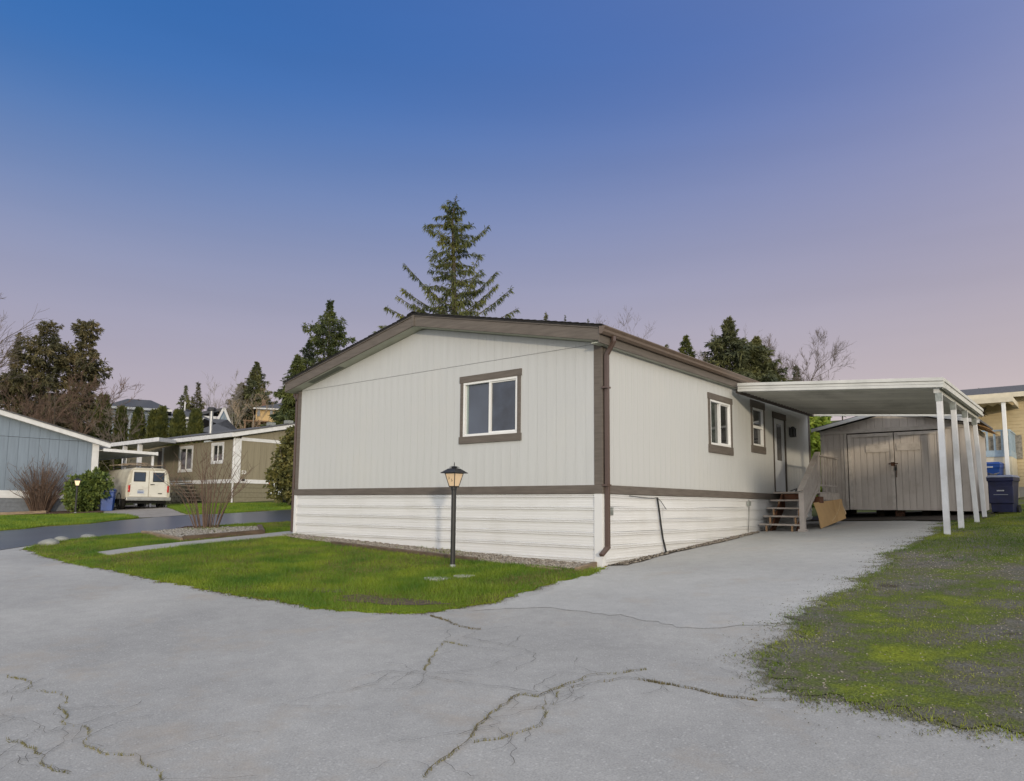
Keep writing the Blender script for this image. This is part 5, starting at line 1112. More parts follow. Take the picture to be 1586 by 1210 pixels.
def stem_shrub(label, base, H, Wd, n, seed, m, twigs=3, r=.012, name='bare_shrub'):
    rg = random.Random(seed); t = thing(name, label, 'shrub', base); base = np.array(base, float); mb = MB(); tw = MB()
    for k in range(n):
        a = rg.uniform(0, 6.283); q = rg.random()**.6; b0 = base+np.array([math.cos(a)*q*Wd*.10, math.sin(a)*q*Wd*.10, -.05])
        h_ = H*rg.uniform(.55, 1.0)*(1-.35*q*q); tip = base+np.array([math.cos(a)*q*Wd*.5*rg.uniform(.75, 1.1), math.sin(a)*q*Wd*.5*rg.uniform(.75, 1.1), h_])
        mid = b0+(tip-b0)*.5+np.array([math.cos(a), math.sin(a), 0])*(-.05*Wd*q)+np.array([rg.uniform(-.04, .04), rg.uniform(-.04, .04), .06*H])
        pts = [b0, b0+(mid-b0)*.5+np.array([0, 0, .02*H]), mid, mid+(tip-mid)*.55+np.array([rg.uniform(-.03, .03)*Wd, rg.uniform(-.03, .03)*Wd, 0]), tip]
        mb.tube(pts, [r*1.25, r*1.1, r*.85, r*.6, r*.3], 4, cap=False)
        for j in range(twigs):
            s = rg.uniform(.35, .98); f = s*4; i = min(3, int(f)); o = pts[i]+(pts[i+1]-pts[i])*(f-i); aa = rg.uniform(0, 6.283); Lg = H*rg.uniform(.08, .24)
            e = o+np.array([math.cos(aa)*Lg*.6, math.sin(aa)*Lg*.6, Lg*rg.uniform(.3, 1)]); tw.tube([o, (o+e)/2+np.array([rg.uniform(-.02, .02), rg.uniform(-.02, .02), .01]), e], [r*.45, r*.35, r*.2], 3, cap=False)
            if rg.random() < .5:
                e2 = e+np.array([rg.uniform(-.1, .1), rg.uniform(-.1, .1), rg.uniform(.03, .14)])*H*.6; tw.tube([(o+e)/2, e2], [r*.3, r*.18], 3, cap=False)
    kind(mb.build('stems', M[m], t), 'stuff'); kind(tw.build('twigs', M[m], t), 'stuff'); return t
def leaf_bush(label, base, rx, ry, H, n, seed, m, leaf=.12, name='leafy_bush', zc=.52, lob=7, cat='shrub', wd=.30, cone=False):
    rn = np.random.default_rng(seed); rg = random.Random(seed); t = thing(name, label, cat, base); base = np.array(base, float)
    mb = MB()
    for k in range(9):
        a = k*.7+rg.uniform(-.2, .2); limb(mb, base-np.array([0, 0, .1]), base+np.array([math.cos(a)*rx*.6, math.sin(a)*ry*.6, H*rg.uniform(.5, .9)]), .03, .008, rg, .1)
    mb.build('stems', M['bark'], t)
    L_ = [(np.array([rg.uniform(-.45, .45)*rx, rg.uniform(-.45, .45)*ry, H*rg.uniform(.25, .72)]), rg.uniform(.42, .62)) for _ in range(lob)]
    if cone: L_ = [(np.array([math.cos(k*2.4)*rx*.52*(1-h_/.95), math.sin(k*2.4)*ry*.52*(1-h_/.95), H*h_]), .30+.20*(1-h_)) for k, h_ in ((k, .22+.62*(k/(lob-1))) for k in range(lob))]
    P, D = [], []
    per = n//lob
    for c, s in L_:
        d = rn.normal(0, 1, (per, 3)); d /= np.linalg.norm(d, axis=1, keepdims=True); r_ = rn.uniform(.55, 1.03, (per, 1))**.5
        r_ = r_*(1+.12*np.sin(d[:, :1]*9+c[0]*7)+.10*np.sin(d[:, 2:]*11+c[1]*5)); p = base+c+d*r_*s*np.array([rx, ry, H*.62]); k = p[:, 2] > base[2]+.03; P.append(p[k]); D.append(d[k])
    P, D = np.concatenate(P), np.concatenate(D)
    # whorls of four leaves
    P4 = np.repeat(P, 4, 0); D4 = np.repeat(D, 4, 0)*.55+rn.normal(0, .62, (len(P)*4, 3))+np.array([0, 0, .12]); V_, F_ = leaf_quads(P4, D4, leaf*rn.uniform(.7, 1.2, len(P4)), leaf*wd*rn.uniform(.7, 1.1, len(P4)), rn, .12)
    kind(tris('foliage', V_, F_, M[m], t), 'stuff'); return t
def column_cedar(label, base, H, r, seed, group, two=False):
    rn = np.random.default_rng(seed); t = thing('columnar_cedar', label, 'tree', base, group=group); base = np.array(base, float)
    MB().tube([base-np.array([0, 0, .1]), base+np.array([0, 0, H*.9])], [r*.14, .02], 6, cap=False).build('trunk', M['bark'], t)
    n = 5200; z = rn.uniform(.02, 1, n)**.85; a = rn.uniform(0, 6.283, n)
    env = np.where(z < .35, .86+.14*z/.35, np.sqrt(np.clip(1-((z-.35)/.66)**2.1, 0, 1)))*r
    env *= 1+.10*np.sin(a*3+z*14+seed)+.07*np.sin(a*7-z*31)
    q = rn.uniform(.72, 1.04, n); P = base+np.stack([np.cos(a)*env*q, np.sin(a)*env*q, z*H], 1); D = np.stack([np.cos(a)*.5, np.sin(a)*.5, np.full(n, 1.)], 1)+rn.normal(0, .3, (n, 3))
    V_, F_ = leaf_quads(P, D, .38*rn.uniform(.6, 1.2, n), .07, rn); kind(tris('crown', V_, F_, M['hedge_leaf'], t), 'stuff'); return t
# shrub in the planter, moss round its foot
sp_ = G(320, 823); sp_[2] += .06
stem_shrub('tall leafless multi-stemmed shrub growing in the gravel planter', sp_, 2.45, 3.0, 30, 11, 'bark_red', 6, .010)
rgm = np.random.default_rng(2); mp_ = sp_[:2]+rgm.normal(0, 1, (3000, 2))*np.array([.42, .24]); mp_ = mp_[inside([tuple(p) for p in pc4], mp_[:, 0], mp_[:, 1])]
blades('planter_moss', mp_[:1400], .01, .05, .008, .07, 'grass_moss', 1.2); blades('planter_litter', mp_[1400:]-np.array([.45, -.1]), .005, .025, .02, .075, 'mulch', 3.0)
# ------------------------------------------------------------------ grey mobile home across the street (left edge)
gc = atD(146, 793, 35.); XG, YG = gc[0], gc[1]; gg = float(gz(XG, YG))
gh = thing('grey_house', 'blue-grey mobile home with white trim at the left edge across the street', 'house', (XG, YG-3, gg))
WG = Wall('side', XG)
zE = atX(146, 690, XG)[2]; pA = atX(150, 686.5, XG+.3); pB = atX(0, 641, XG+.3); slg = (pB[2]-pA[2])/(pA[1]-pB[1]); yap = YG-6.2
zt0 = lambda s: pA[2]-.06+slg*(YG-s) if s > yap else pA[2]-.06+slg*(YG-yap)-slg*(yap-s)
zbg1, zbg0 = atX(60, 760.5, XG)[2], atX(60, 772, XG)[2]; ysm = YG-12.4
clad(gh, WG, ysm, YG-.3, zbg1, lambda s: zE+.15, .41, M['wall_grey'], groove=.02, thick=.03, gd=.015)
clad(gh, WG, ysm, YG-.3, zE+.165, lambda s: max(zE+.165, zt0(s)), .41, M['wall_grey'], groove=.02, thick=.03, gd=.015)
mb = MB(); mb.box(XG-9, ysm, gg-.3, XG-.02, YG-.05, zE+.1); mb.build('wall', M['wall_grey'], gh)
mb = MB(); WG.box(mb, ysm, -.02, zbg0, YG, .05, zbg1-.001); mb.build('belt_board', M['trim_white'], gh)
for k in range(5): mb = MB(); WG.box(mb, ysm, -.02, zbg0-.2*(k+1)+.006, YG-.02, .02, zbg0-.2*k); mb.build('skirting_board', M['skirt_grey'], gh)
mb = MB(); WG.box(mb, YG-.3, -.05, zbg0+.001, YG, .06, zE+.1); mb.build('corner_board', M['trim_white'], gh)
for a, b in ((yap, YG+.42), (ysm-.4, yap)):
    f_ = lambda s: zt0(s)+.0
    mb = MB(); mb.prism([(a, f_(a)-.02), (b, f_(b)-.02), (b, f_(b)+.19), (a, f_(a)+.19)], 'x', XG+.26, XG+.31); mb.build('rake_board', M['trim_white'], gh)
    mb = MB(); mb.prism([(a, f_(a)+.191), (b, f_(b)+.191), (b, f_(b)+.25), (a, f_(a)+.25)], 'x', XG-10, XG+.34); mb.build('roof', M['roof_grey'], gh)
    mb = MB(); mb.prism([(a, f_(a)-.03), (b, f_(b)-.03), (b, f_(b)+.0), (a, f_(a)+.0)], 'x', XG-10, XG+.255); mb.build('soffit', M['trim_white'], gh)
# its carport
XC = XG+.5; k0, k1 = atX(148, 697, XC), atX(243, 703, XC); k1[2] = atX(243, 704, XC)[2]
gcp = thing('neighbour_carport', 'low white metal carport over the cream van beside the grey house', 'carport', (XC-3, (k0[1]+k1[1])/2, gg))
ks = (k1[2]-k0[2])/(k1[1]-k0[1])
mb = MB(); mb.prism([(YG+.02, k0[2]-.04), (k1[1], k1[2]-.04), (k1[1], k1[2]+.10), (YG+.02, k0[2]+.10)], 'x', XC, XC+.04); mb.build('front_fascia', M['trim_white'], gcp)
mb = MB(); mb.box(XC-8, k1[1], k1[2]-.06, XC+.04, k1[1]+.05, k1[2]+.12); mb.build('side_fascia', M['trim_white'], gcp)
for j in range(20):
    x = XC-.02-j*.4; mb = MB(); mb.prism([(YG+.03, k0[2]-.0), (k1[1]-.01, k1[2]+.0), (k1[1]-.01, k1[2]+.03), (YG+.03, k0[2]+.03)], 'x', x-.385, x); mb.build('roof_panel', M['alu'], gcp)
for x in (XC-.25, XC-3.6, XC-7.2):
    mb = MB(); zz = float(gz(x, k1[1]-.1)); mb.box(x-.05, k1[1]-.14, zz-.1, x+.05, k1[1]-.04, k1[2]-.0); mb.build('post', M['post_white'], gcp)
# ------------------------------------------------------------------ cream van
vd = 34.3; va, vb = atD(193, 780, vd), atD(258, 780, vd); vX = (va[0]+vb[0])/2+.1; vY = (va[1]+vb[1])/2+.05; vz = float(gz(vX, vY))-.05
van = thing('parked_van', 'old cream panel van with dirty sides parked under the low carport', 'van', (vX, vY, vz), R(-8), local=True)
# local: rear faces +X, length runs to -X, y lateral
cs_ = [(.98, .50), (1.0, .75), (1.0, 1.12), (.97, 1.30), (.86, 1.80), (.78, 1.93), (.60, 2.0)]
def sect(x, k=1., top_=2.0):
    r_ = [(x, y*k, min(z, top_)) for y, z in cs_]; return r_+[(x, -y, z) for _, y, z in r_[::-1]]
S_ = [(.0, .965), (-.04, .99), (-.3, 1.), (-3.3, 1.), (-3.7, .985), (-4.25, .95)]
vs = []; fs = []; kk = 14
for x, k in S_:
    vs += [(x, y*k if abs(y) > .7 else y, z*(1. if z < 1.9 else (.995 if x < 0 else .985))) for _, y, z in sect(x)]
for i in range(len(S_)-1):
    for j in range(kk): fs.append((i*kk+j, i*kk+(j+1) % kk, (i+1)*kk+(j+1) % kk, (i+1)*kk+j))
fs += [tuple(range(kk))[::-1], tuple((len(S_)-1)*kk+j for j in range(kk))]
MB().add(vs, fs).build('body', M['van_side'], van, bevel=.03)
mb = MB(); mb.prism([(-5.15, .5), (-5.15, .95), (-4.95, 1.12), (-4.25, 1.2), (-4.25, .5)], 'y', -.93, .93); mb.build('hood', M['van_body'], van, bevel=.05)
for sg in (-1, 1):
    y0, y1 = (.015, .83) if sg > 0 else (-.83, -.015)
    t_ = lambda y, z: y*(1-.13*max(0, z-1.25)/.6)
    q = [(t_(y0, .62), .62), (t_(y1, .62), .62), (t_(y1, 1.25), 1.25), (t_(y1, 1.86), 1.86), (t_(y0, 1.86), 1.86)]
    dd = MB().prism(q, 'x', .0, .035).build('rear_door', M['van_body'], van, bevel=.012)
    c0, c1 = (.16, .68) if sg > 0 else (-.68, -.16)
    MB().prism([(c0, 1.33), (c1, 1.33), (c1*.985, 1.78), (c0*1.0, 1.78)], 'x', .036, .040).build('window_seal', M['rubber'], dd, bevel=.01)
    e = .028; MB().prism([(c0+e, 1.36), (c1-e, 1.36), ((c1-e)*.99, 1.75), (c0+e, 1.75)], 'x', .0405, .044).build('window', M['glass'], dd)
    for z in (.72, 1.2): mb = MB(); mb.box(.036, sg*.80-.05, z, .055, sg*.80+.02, z+.06); mb.build('hinge', M['van_body'], dd)
    mb = MB(); mb.box(.0, sg*.86-.045, .84, .05, sg*.86+.045, 1.15); mb.build('tail_light', M['tail_red'], van, bevel=.012)
mb = MB(); mb.box(.036, .06, 1.19, .065, .24, 1.225); mb.build('door_handle', M['metal_dark'], van)
mb = MB(); mb.box(.036, -.50, .77, .046, -.20, .92); plt = mb.build('license_plate', M['plate'], van)
mb = MB()
for k in range(7): mb.box(.0465, -.475+k*.036, .80, .049, -.452+k*.036, .86)
mb.build('plate_marks', M['plate_ink'], plt)
mb = MB(); mb.box(.036, -.46, .94, .05, -.24, .955); mb.box(.036, .42, .76, .05, .6, .80); mb.build('emblem', M['metal_dark'], van)
mb = MB(); mb.box(-.05, -.98, .44, .16, .98, .60); mb.box(.1601, -.96, .46, .17, .96, .53); mb.build('rear_bumper', M['chrome'], van, bevel=.025)
mb = MB(); mb.box(-4.9, -.8, .30, -.1, .8, .52); mb.build('underbody', M['black_under'], van)
for x in (-1.05, -4.2):
    for sg in (-1, 1):
        tyre = MB().lathe([(.19, -.11), (.30, -.11), (.345, -.08), (.355, 0), (.345, .08), (.30, .11), (.19, .11)], (x, sg*.86, .355), 20, 'y').build('tyre', M['rubber'], van, smooth=True)
        MB().lathe([(0, -.09), (.10, -.10), (.19, -.07), (.195, .07), (.10, .10), (0, .09)], (x, sg*.86, .355), 16, 'y').build('rim', M['rim'], tyre)
        MB().lathe([(.37, -.02), (.42, -.02), (.42, .02), (.37, .02)], (x, sg*.985, .40), 24, 'y').build('wheel_arch', M['black_under'], van)
mb = MB()
for sg in (-1, 1): mb.box(-3.4, sg*.985-.012, 1.10, -.1, sg*.985+.025, 1.135)
mb.build('side_moulding', M['van_side'], van)
for sg in (-1, 1): mb = MB(); mb.prism([(-4.23, 1.33), (-3.5, 1.33), (-3.5, 1.78), (-3.75, 1.78)], 'y', sg*.90-.03, sg*.90+.03); mb.build('cab_window', M['glass'], van)
mb = MB()
for x in (-.5, -1.8, -3.1): mb.tube([(x, -.78, 1.95), (x, -.80, 2.09), (x, .80, 2.09), (x, .78, 1.95)], .02, 6)
for y in (-.8, .8): mb.tube([(-.3, y, 2.09), (-3.4, y, 2.09)], .016, 6)
mb.build('roof_rack', M['metal_dark'], van)
Rz = Matrix.Rotation(R(-8), 3, 'Z')
wl = thing('lumber_on_roof', 'jumble of old sticks and lumber lying on the roof rack of the cream van', 'lumber', (vX, vY, vz+2.11), R(-8), local=True)
rg = random.Random(8)
for k in range(16):
    x, y = rg.uniform(-2.2, -.2), rg.uniform(-.75, .75); a = rg.uniform(-.5, .5)+(1.57 if rg.random() < .4 else 0); Lg = rg.uniform(.5, 1.5)
    MB().tube([(x-math.cos(a)*Lg/2, y-math.sin(a)*Lg/2, rg.uniform(0, .05)), (x, y, .04+rg.uniform(0, .06)), (x+math.cos(a)*Lg/2, y+math.sin(a)*Lg/2, rg.uniform(.0, .16))], rg.uniform(.012, .028), 5).build('stick', M['twig_wood'], wl)
bb = atD(166, 790, 33.2); wheelie_bin('blue wheeled bin between the rhododendron and the cream van', (bb[0], bb[1], float(gz(bb[0], bb[1]))-.05), R(60), 'bin_blue', 'bin_blue', .56, .66, 1.05, band=False)
for k, (px, lab) in enumerate(((150.5, 'grey louvred cabinet beside the white corner, left of the pair'), (157, 'grey louvred cabinet beside the white corner, right of the pair'))):
    c0 = atD(px, 760, 34.2); zz = float(gz(c0[0], c0[1])); cb_ = thing('utility_cabinet', lab, 'cabinet', (c0[0], c0[1], zz), R(62), 'utility cabinets', local=True)
    mb = MB(); mb.box(-.10, -.12, -.05, .10, .12, 1.25); mb.build('case', M['skirt_grey'], cb_, bevel=.01)
    mb = MB(); mb.box(-.07, -.135, .75, .07, -.121, 1.18); mb.build('louvre', M['metal_dark'], cb_)
# front garden of the grey house
sb = atD(62, 795, 33.0); sb[2] = float(gz(sb[0], sb[1])); stem_shrub('large reddish leafless shrub against the grey house', sb, 2.75, 3.3, 150, 21, 'bark_red', 4, .013)
kb = atD(126, 793, 32.6); kb[2] = float(gz(kb[0], kb[1])); leaf_bush('round glossy green rhododendron at the grey house corner', kb, 1.0, 1.0, 1.75, 2600, 31, 'rhodo_leaf', .17)
l2 = atD(116.5, 795, 31.2); l2[2] = float(gz(l2[0], l2[1]))
lamp_post('small black lantern lamp post in front of the green rhododendron', l2, 1.62, 1.2, 'far_pane')
e0, e9 = G(-12, 800), G(72, 796.5); timber('edging_timber', 'pale low timber edging in front of the reddish shrub', e0[:2], e9[:2], .14, .16, 'timber_light')
kind(sheet('mulch_bed', jitter(gp([(-15, 800), (72, 797.5), (120, 797), (160, 795), (160, 791), (90, 789), (-15, 793)]), .5, .05, 15), .045, M['mulch']), 'structure')
# ------------------------------------------------------------------ olive mobile home
oc = atD(362, 778, 41.); XO, YO = oc[0], oc[1]; og = float(gz(XO, YO))
oh_ = thing('olive_house', 'olive green mobile home with white trim across the street', 'house', (XO, YO, og))
WO, WOS = Wall('front', YO), Wall('side', XO)
zo1, zo0 = atX(362, 742, XO)[2]+.0, atX(362, 747, XO)[2]-.04; zoE = atX(362, 680, XO)[2]; xl = atY(236, 742, YO)[0]; yr = YO+9.
pm1, pm2 = atX(366, 674, XO+.3), atX(459, 661, XO+.3); slo = (pm2[2]-pm1[2])/(pm2[1]-pm1[1]); yapo = pm2[1]+1.0
zto = lambda s: pm1[2]-.02+slo*((s if s < yapo else 2*yapo-s)-YO)
W1 = [(277.5, 299.5, 691, 731.5), (328, 347.5, 685.5, 718.5)]; holes = []
for (a, b, c, d) in W1:
    m_ = (a+b)/2; A, B = atY(a, (c+d)/2, YO)[0], atY(b, (c+d)/2, YO)[0]; holes.append((A, B, atY(m_, d, YO)[2], atY(m_, c, YO)[2]))
dw = (atY(241, 700, YO)[0]+.3, atY(254, 700, YO)[0])
clad(oh_, WO, xl-4, XO-.28, zo1, lambda s: zoE, .41, M['olive'], holes, groove=.012, thick=.03, gd=.012)
clad(oh_, WOS, YO+.28, yr, zo1, lambda s: zoE-.05, .41, M['olive'], groove=.012, thick=.03, gd=.012)
clad(oh_, WOS, YO+.28, yr, zoE+.14, lambda s: max(zoE+.14, zto(s)), .41, M['olive'], groove=.012, thick=.03, gd=.012)
mb = MB(); WOS.box(mb, YO+.28, -.02, zoE-.06, yr, .05, zoE+.13); mb.build('band_board', M['trim_white'], oh_)
mb = MB(); mb.box(xl-4, YO+.08, og-.4, XO-.08, yr, zoE-.02); mb.build('wall', M['soil_dark'], oh_)
mb = MB(); mb.box(xl-4, YO-.05, zo0, XO+.05, YO+.02, zo1-.001); mb.box(XO-.02, YO+.021, zo0, XO+.05, yr, zo1-.001); mb.build('belt_board', M['trim_white'], oh_)
for k in range(5):
    mb = MB(); mb.box(xl-4, YO-.02, zo0-.27*(k+1)+.012, XO+.02, YO+.04, zo0-.27*k); mb.box(XO-.04, YO+.041, zo0-.27*(k+1)+.012, XO+.02, yr, zo0-.27*k); mb.build('skirting_board', M['olive_skirt'], oh_)
mb = MB(); mb.box(XO-.28, YO-.06, zo1+.0, XO+.06, YO-.0, zoE+.05); mb.box(XO-.0, YO+.001, zo1, XO+.06, YO+.28, zoE+.05); mb.build('corner_board', M['trim_white'], oh_)
mb = MB(); mb.tube([(XO+.0, YO-.12, zoE+.1), (XO-.05, YO-.1, zoE-.2), (XO-.05, YO-.1, og)], .05, 6); mb.build('downspout', M['trim_white'], oh_)
for h_, gl_ in zip(holes, (('glass_dark', 'glass_green'), ('glass_dark', 'glass_green'))):
    window(oh_, WO, *h_, trim=True, tmat='trim_white', tw=(.13, .13, .13), glass=gl_, frame=.05)
mb = MB(); WO.box(mb, dw[0]+.2, .035, zo1, dw[1]-.05, .06, zoE-.3); mb.build('door', M['door_brown'], oh_)
mb = MB(); WO.box(mb, dw[1]-.05, .035, zo1, dw[1]+.10, .09, zoE-.1); mb.build('porch_post', M['trim_white'], oh_)
# rakes and eaves
a, b = YO-.4, yapo; mb = MB(); mb.prism([(a, zto(a)-.0), (b, zto(b)), (b, zto(b)+.24), (a, zto(a)+.24)], 'x', XO+.26, XO+.31); mb.build('rake_board', M['trim_white'], oh_)
for a, b in ((YO-.42, yapo), (yapo, yr+.4)):
    mb = MB(); mb.prism([(a, zto(a)+.241), (b, zto(b)+.241), (b, zto(b)+.31), (a, zto(a)+.31)], 'x', xl-4.3, XO+.34); mb.build('roof', M['roof_grey'], oh_)
mb = MB(); mb.box(xl-4.3, YO-.45, zto(YO-.4)-.0, XO+.259, YO-.40, zto(YO-.4)+.235); mb.build('eave_board', M['trim_white'], oh_)
mb = MB(); mb.box(xl-4.3, YO-.40, zto(YO-.4)+.0, XO+.258, YO+.05, zto(YO-.4)+.03); mb.build('soffit', M['olive'], oh_)
nmP = atX(377.5, 732, XO+.035); text_mesh('50', 'house_number', .30, M['vinyl'], oh_, Matrix.Translation((XO+.036, nmP[1], nmP[2])) @ Euler((R(90), 0, R(90))).to_matrix().to_4x4(), .01)
op = atX(376.5, 743.5, XO+.05); mb = MB(); mb.box(XO+.05, op[1]-.09, op[2]-.07, XO+.08, op[1]+.09, op[2]+.07); mb.build('outlet', M['metal_dark'], oh_)
cp1, cp2 = atY(326, 672, YO+1.2), atY(328, 636, YO+1.2)
MB().tube([cp1-np.array([0, 0, .3]), np.array([cp1[0], cp1[1], cp2[2]])], .11, 12).build('chimney_pipe', M['chrome_pipe'], oh_)
MB().lathe([(0, -.02), (.28, -.02), (.28, .08), (.2, .2), (0, .22)], (cp1[0], cp1[1], cp2[2]), 12).build('chimney_cap', M['metal_dark'], oh_)
for px in (420, 447):
    q_ = atY(px, 653, YO+3.5); mb = MB(); mb.box(q_[0]-.2, q_[1]-.2, zto(q_[1])+.3, q_[0]+.2, q_[1]+.2, zto(q_[1])+.5); mb.build('roof_vent', M['galv'], oh_)
# open lattice steps at its porch
s1 = atY(259, 780, YO-1.4); stp = thing('lattice_steps', 'open slatted wooden steps beside the cream van in front of the olive house', 'steps', (s1[0]+.5, YO-1, og))
sx0, sx1 = atY(259, 760, YO-1.2)[0], atY(292, 760, YO-1.2)[0]; zt_ = atY(275, 746, YO-1.2)[2]; gb_ = float(gz(sx0, YO-1.2))
for k in range(6):
    z = zt_-k*(zt_-gb_)/6; xr = sx0+(sx1-sx0)*(.45+.11*k); mb = MB(); mb.box(sx0, YO-1.25, z-.05, xr, YO-.3, z); mb.build('tread', M['lattice_wood'], stp)
    for j in range(2+k//2):
        x = sx0+(xr-sx0)*(j+.35+(k % 2)*.3)/(2+k//2); mb = MB(); mb.box(x, YO-1.22, z-(zt_-gb_)/6, x+.06, YO-1.15, z-.051); mb.build('block', M['lattice_wood'], stp)
mb = MB(); mb.tube([(sx0-.1, YO-1.3, zt_+.0), (sx0+.1, YO-1.5, zt_-.35), (sx0+.1, YO-1.5, gb_)], .03, 6); mb.build('handrail', M['trim_white'], stp)
# olive carport roof behind the van
oz = atY(245, 679, YO-3.2); o2 = atY(160, 690, YO-3.2); o3 = atY(271, 684, YO-.5)
ocp = thing('far_carport', 'white flat carport roof behind the cream van attached to the olive house', 'carport', (oz[0]-2, YO-1.5, og))
A_, B_, C_ = np.array([oz[0], YO-4.2, oz[2]]), np.array([oz[0]-9, YO-4.2, oz[2]-.1]), np.array([o3[0], YO-.45, o3[2]-.05])
A_ = atY(245, 682, YO-3.6); B_ = atY(158, 692, YO-3.6); B_ = A_+(B_-A_)*1.1
def slab(mb, pts, th):
    k = len(pts); mb.add([tuple(p) for p in pts]+[(p[0], p[1], p[2]+th) for p in pts], [tuple(range(k))[::-1], tuple(range(k, 2*k))]+[(j, (j+1) % k, k+(j+1) % k, k+j) for j in range(k)]); return mb
D_ = np.array([B_[0], YO-.45, B_[2]+.1])
slab(MB(), [B_, A_, C_, D_], .06).build('roof_panel', M['alu'], ocp)
mb = MB(); mb.beam(A_+np.array([0, 0, .05]), B_+np.array([0, 0, .05]), .05, .22); mb.build('front_fascia', M['trim_white'], ocp)
mb = MB(); mb.beam(A_+np.array([0, 0, .05]), C_+np.array([0, 0, .05]), .05, .22); mb.build('side_fascia', M['trim_white'], ocp)
for px in (194, 217):
    q_ = atY(px, 690, YO-3.4); mb = MB(); mb.box(q_[0]-.1, q_[1]-.1, float(gz(q_[0], q_[1]))-.1, q_[0]+.1, q_[1]+.1, A_[2]-.05); mb.build('post', M['post_white'], ocp)
# big rhododendron and the white car behind it
rb = atD(462, 780, 31.5); rb[2] = float(gz(rb[0], rb[1])); leaf_bush('tall olive-leaved rhododendron left of the white house corner', rb, 1.9, 1.9, 3.45, 4200, 41, 'rhodo_olive', .19, lob=12, cone=True)
cd_ = atD(494, 786, 35.5); cz_ = float(gz(cd_[0], cd_[1])); car = thing('parked_car', 'white car half hidden behind the tall rhododendron', 'car', (cd_[0], cd_[1], cz_), R(38), local=True)
mb = MB(); mb.prism([(-2.2, .38), (2.2, .38), (2.2, .85), (1.9, 1.02), (1.1, 1.08), (.35, 1.55), (-1.5, 1.58), (-2.05, 1.05), (-2.22, .9)], 'y', -.88, .88); mb.build('body', M['car_white'], car, bevel=.06)
mb = MB(); mb.prism([(.9, 1.10), (.33, 1.48), (-1.45, 1.5), (-1.9, 1.10)], 'y', -.895, .895); mb.build('side_window', M['glass_dark'], car)
mb = MB(); mb.box(-2.26, -.86, .36, -2.1, .86, .62); mb.build('rear_bumper', M['rubber'], car, bevel=.03)
for sg in (-1, 1):
    mb = MB(); mb.box(-2.24, sg*.76-.1, .78, -2.1, sg*.76+.1, .98); mb.build('tail_light', M['tail_red'], car, bevel=.02)
    mb = MB(); mb.box(2.1, sg*.68-.15, .68, 2.23, sg*.68+.15, .82); mb.build('headlight', M['vinyl'], car, bevel=.02)
    for x in (-1.35, 1.35):
        ty = MB().lathe([(.18, -.1), (.29, -.1), (.33, -.06), (.33, .06), (.29, .1), (.18, .1)], (x, sg*.80, .33), 18, 'y').build('tyre', M['rubber'], car, smooth=True); MB().lathe([(0, -.09), (.18, -.08), (.18, .08), (0, .09)], (x, sg*.8, .33), 14, 'y').build('rim', M['rim'], ty)
# ------------------------------------------------------------------ houses up the hill
def far_house(label, px, D, name='hill_house'):
    P = at_ground(px, D); rz = math.atan2(P[1]-CAM[1], P[0]-CAM[0])-math.pi/2
    return thing(name, label, 'house', P, rz, local=True), P
def zl(py, D, P, px): return atD(px, py, D)[2]-P[2]
def hip(mb, x0, x1, y0, y1, ze, zr, inset=None, oh=.5):
    x0 -= oh; x1 += oh; y0 -= oh; y1 += oh; i = inset if inset is not None else (y1-y0)/2; ym = (y0+y1)/2
    mb.add([(x0, y0, ze), (x1, y0, ze), (x1, y1, ze), (x0, y1, ze), (x0+i, ym, zr), (x1-i, ym, zr), (x0, y0, ze-.22), (x1, y0, ze-.22), (x1, y1, ze-.22), (x0, y1, ze-.22)], [(0, 1, 5, 4), (1, 2, 5), (2, 3, 4, 5), (3, 0, 4), (9, 8, 7, 6)]); return mb
D1 = 84.; t1, P1 = far_house('large grey two-storey house with hip roofs up the hill behind the hedge', 225, D1); u = D1/FPX
X_ = lambda px: (px-225)*u
ze, zr = zl(631.5, D1, P1, 225), zl(613.5, D1, P1, 225)
mb = MB(); mb.box(X_(166), 0, -2, X_(248), 8, ze-.1); w1_ = mb.build('wall', M['far_grey'], t1)
for k in range(18):
    z = ze-.3-k*.33; mb = MB(); mb.box(X_(166)-.0, -.035, z-.315, X_(248)+.02, .0, z); mb.build('lap_board', M['far_grey'], w1_)
hip(MB(), X_(166), X_(248), 0, 8, ze, zr+.2, 2.3).build('roof', M['roof_far'], t1)
mb = MB(); mb.box(X_(166)-.5, -.56, ze-.25, X_(248)+.5, -.505, ze+.02); mb.build('gutter', M['far_white'], t1)
for (a, b, c, d) in ((167, 173, 645, 662), (196, 204, 640, 664), (214, 226, 640, 664)):
    mb = MB(); mb.box(X_(a), -.09, zl(d, D1, P1, a), X_(b), -.04, zl(c, D1, P1, a)); wn = mb.build('window', M['far_white'], t1); mb = MB(); mb.box(X_(a)+.1, -.12, zl(d, D1, P1, a)+.1, X_(b)-.1, -.091, zl(c, D1, P1, a)-.1); mb.build('pane', M['glass'], wn)
ze2, zr2 = zl(638, D1, P1, 225), zl(618, D1, P1, 225)
mb = MB(); mb.box(X_(249), 3, -2, X_(300), 11, ze2-.1); mb.build('wing_wall', M['far_grey'], t1)
hip(MB(), X_(246), X_(306), 2.5, 11, ze2, zr2, 3.2, .4).build('wing_roof', M['roof_far'], t1)
mb = MB(); mb.box(X_(249), 2.02, ze2-.25, X_(300)+.4, 2.08, ze2+.02); mb.build('gutter', M['far_white'], t1)
ze3 = zl(668, D1, P1, 225); hip(MB(), X_(290), X_(352), -3, 5, ze3, zl(640, D1, P1, 225), 4., .3).build('garage_roof', M['roof_far'], t1)
mb = MB(); mb.box(X_(290), -2.7, -2, X_(352), 4.8, ze3-.1); mb.build('garage_wall', M['far_grey'], t1)
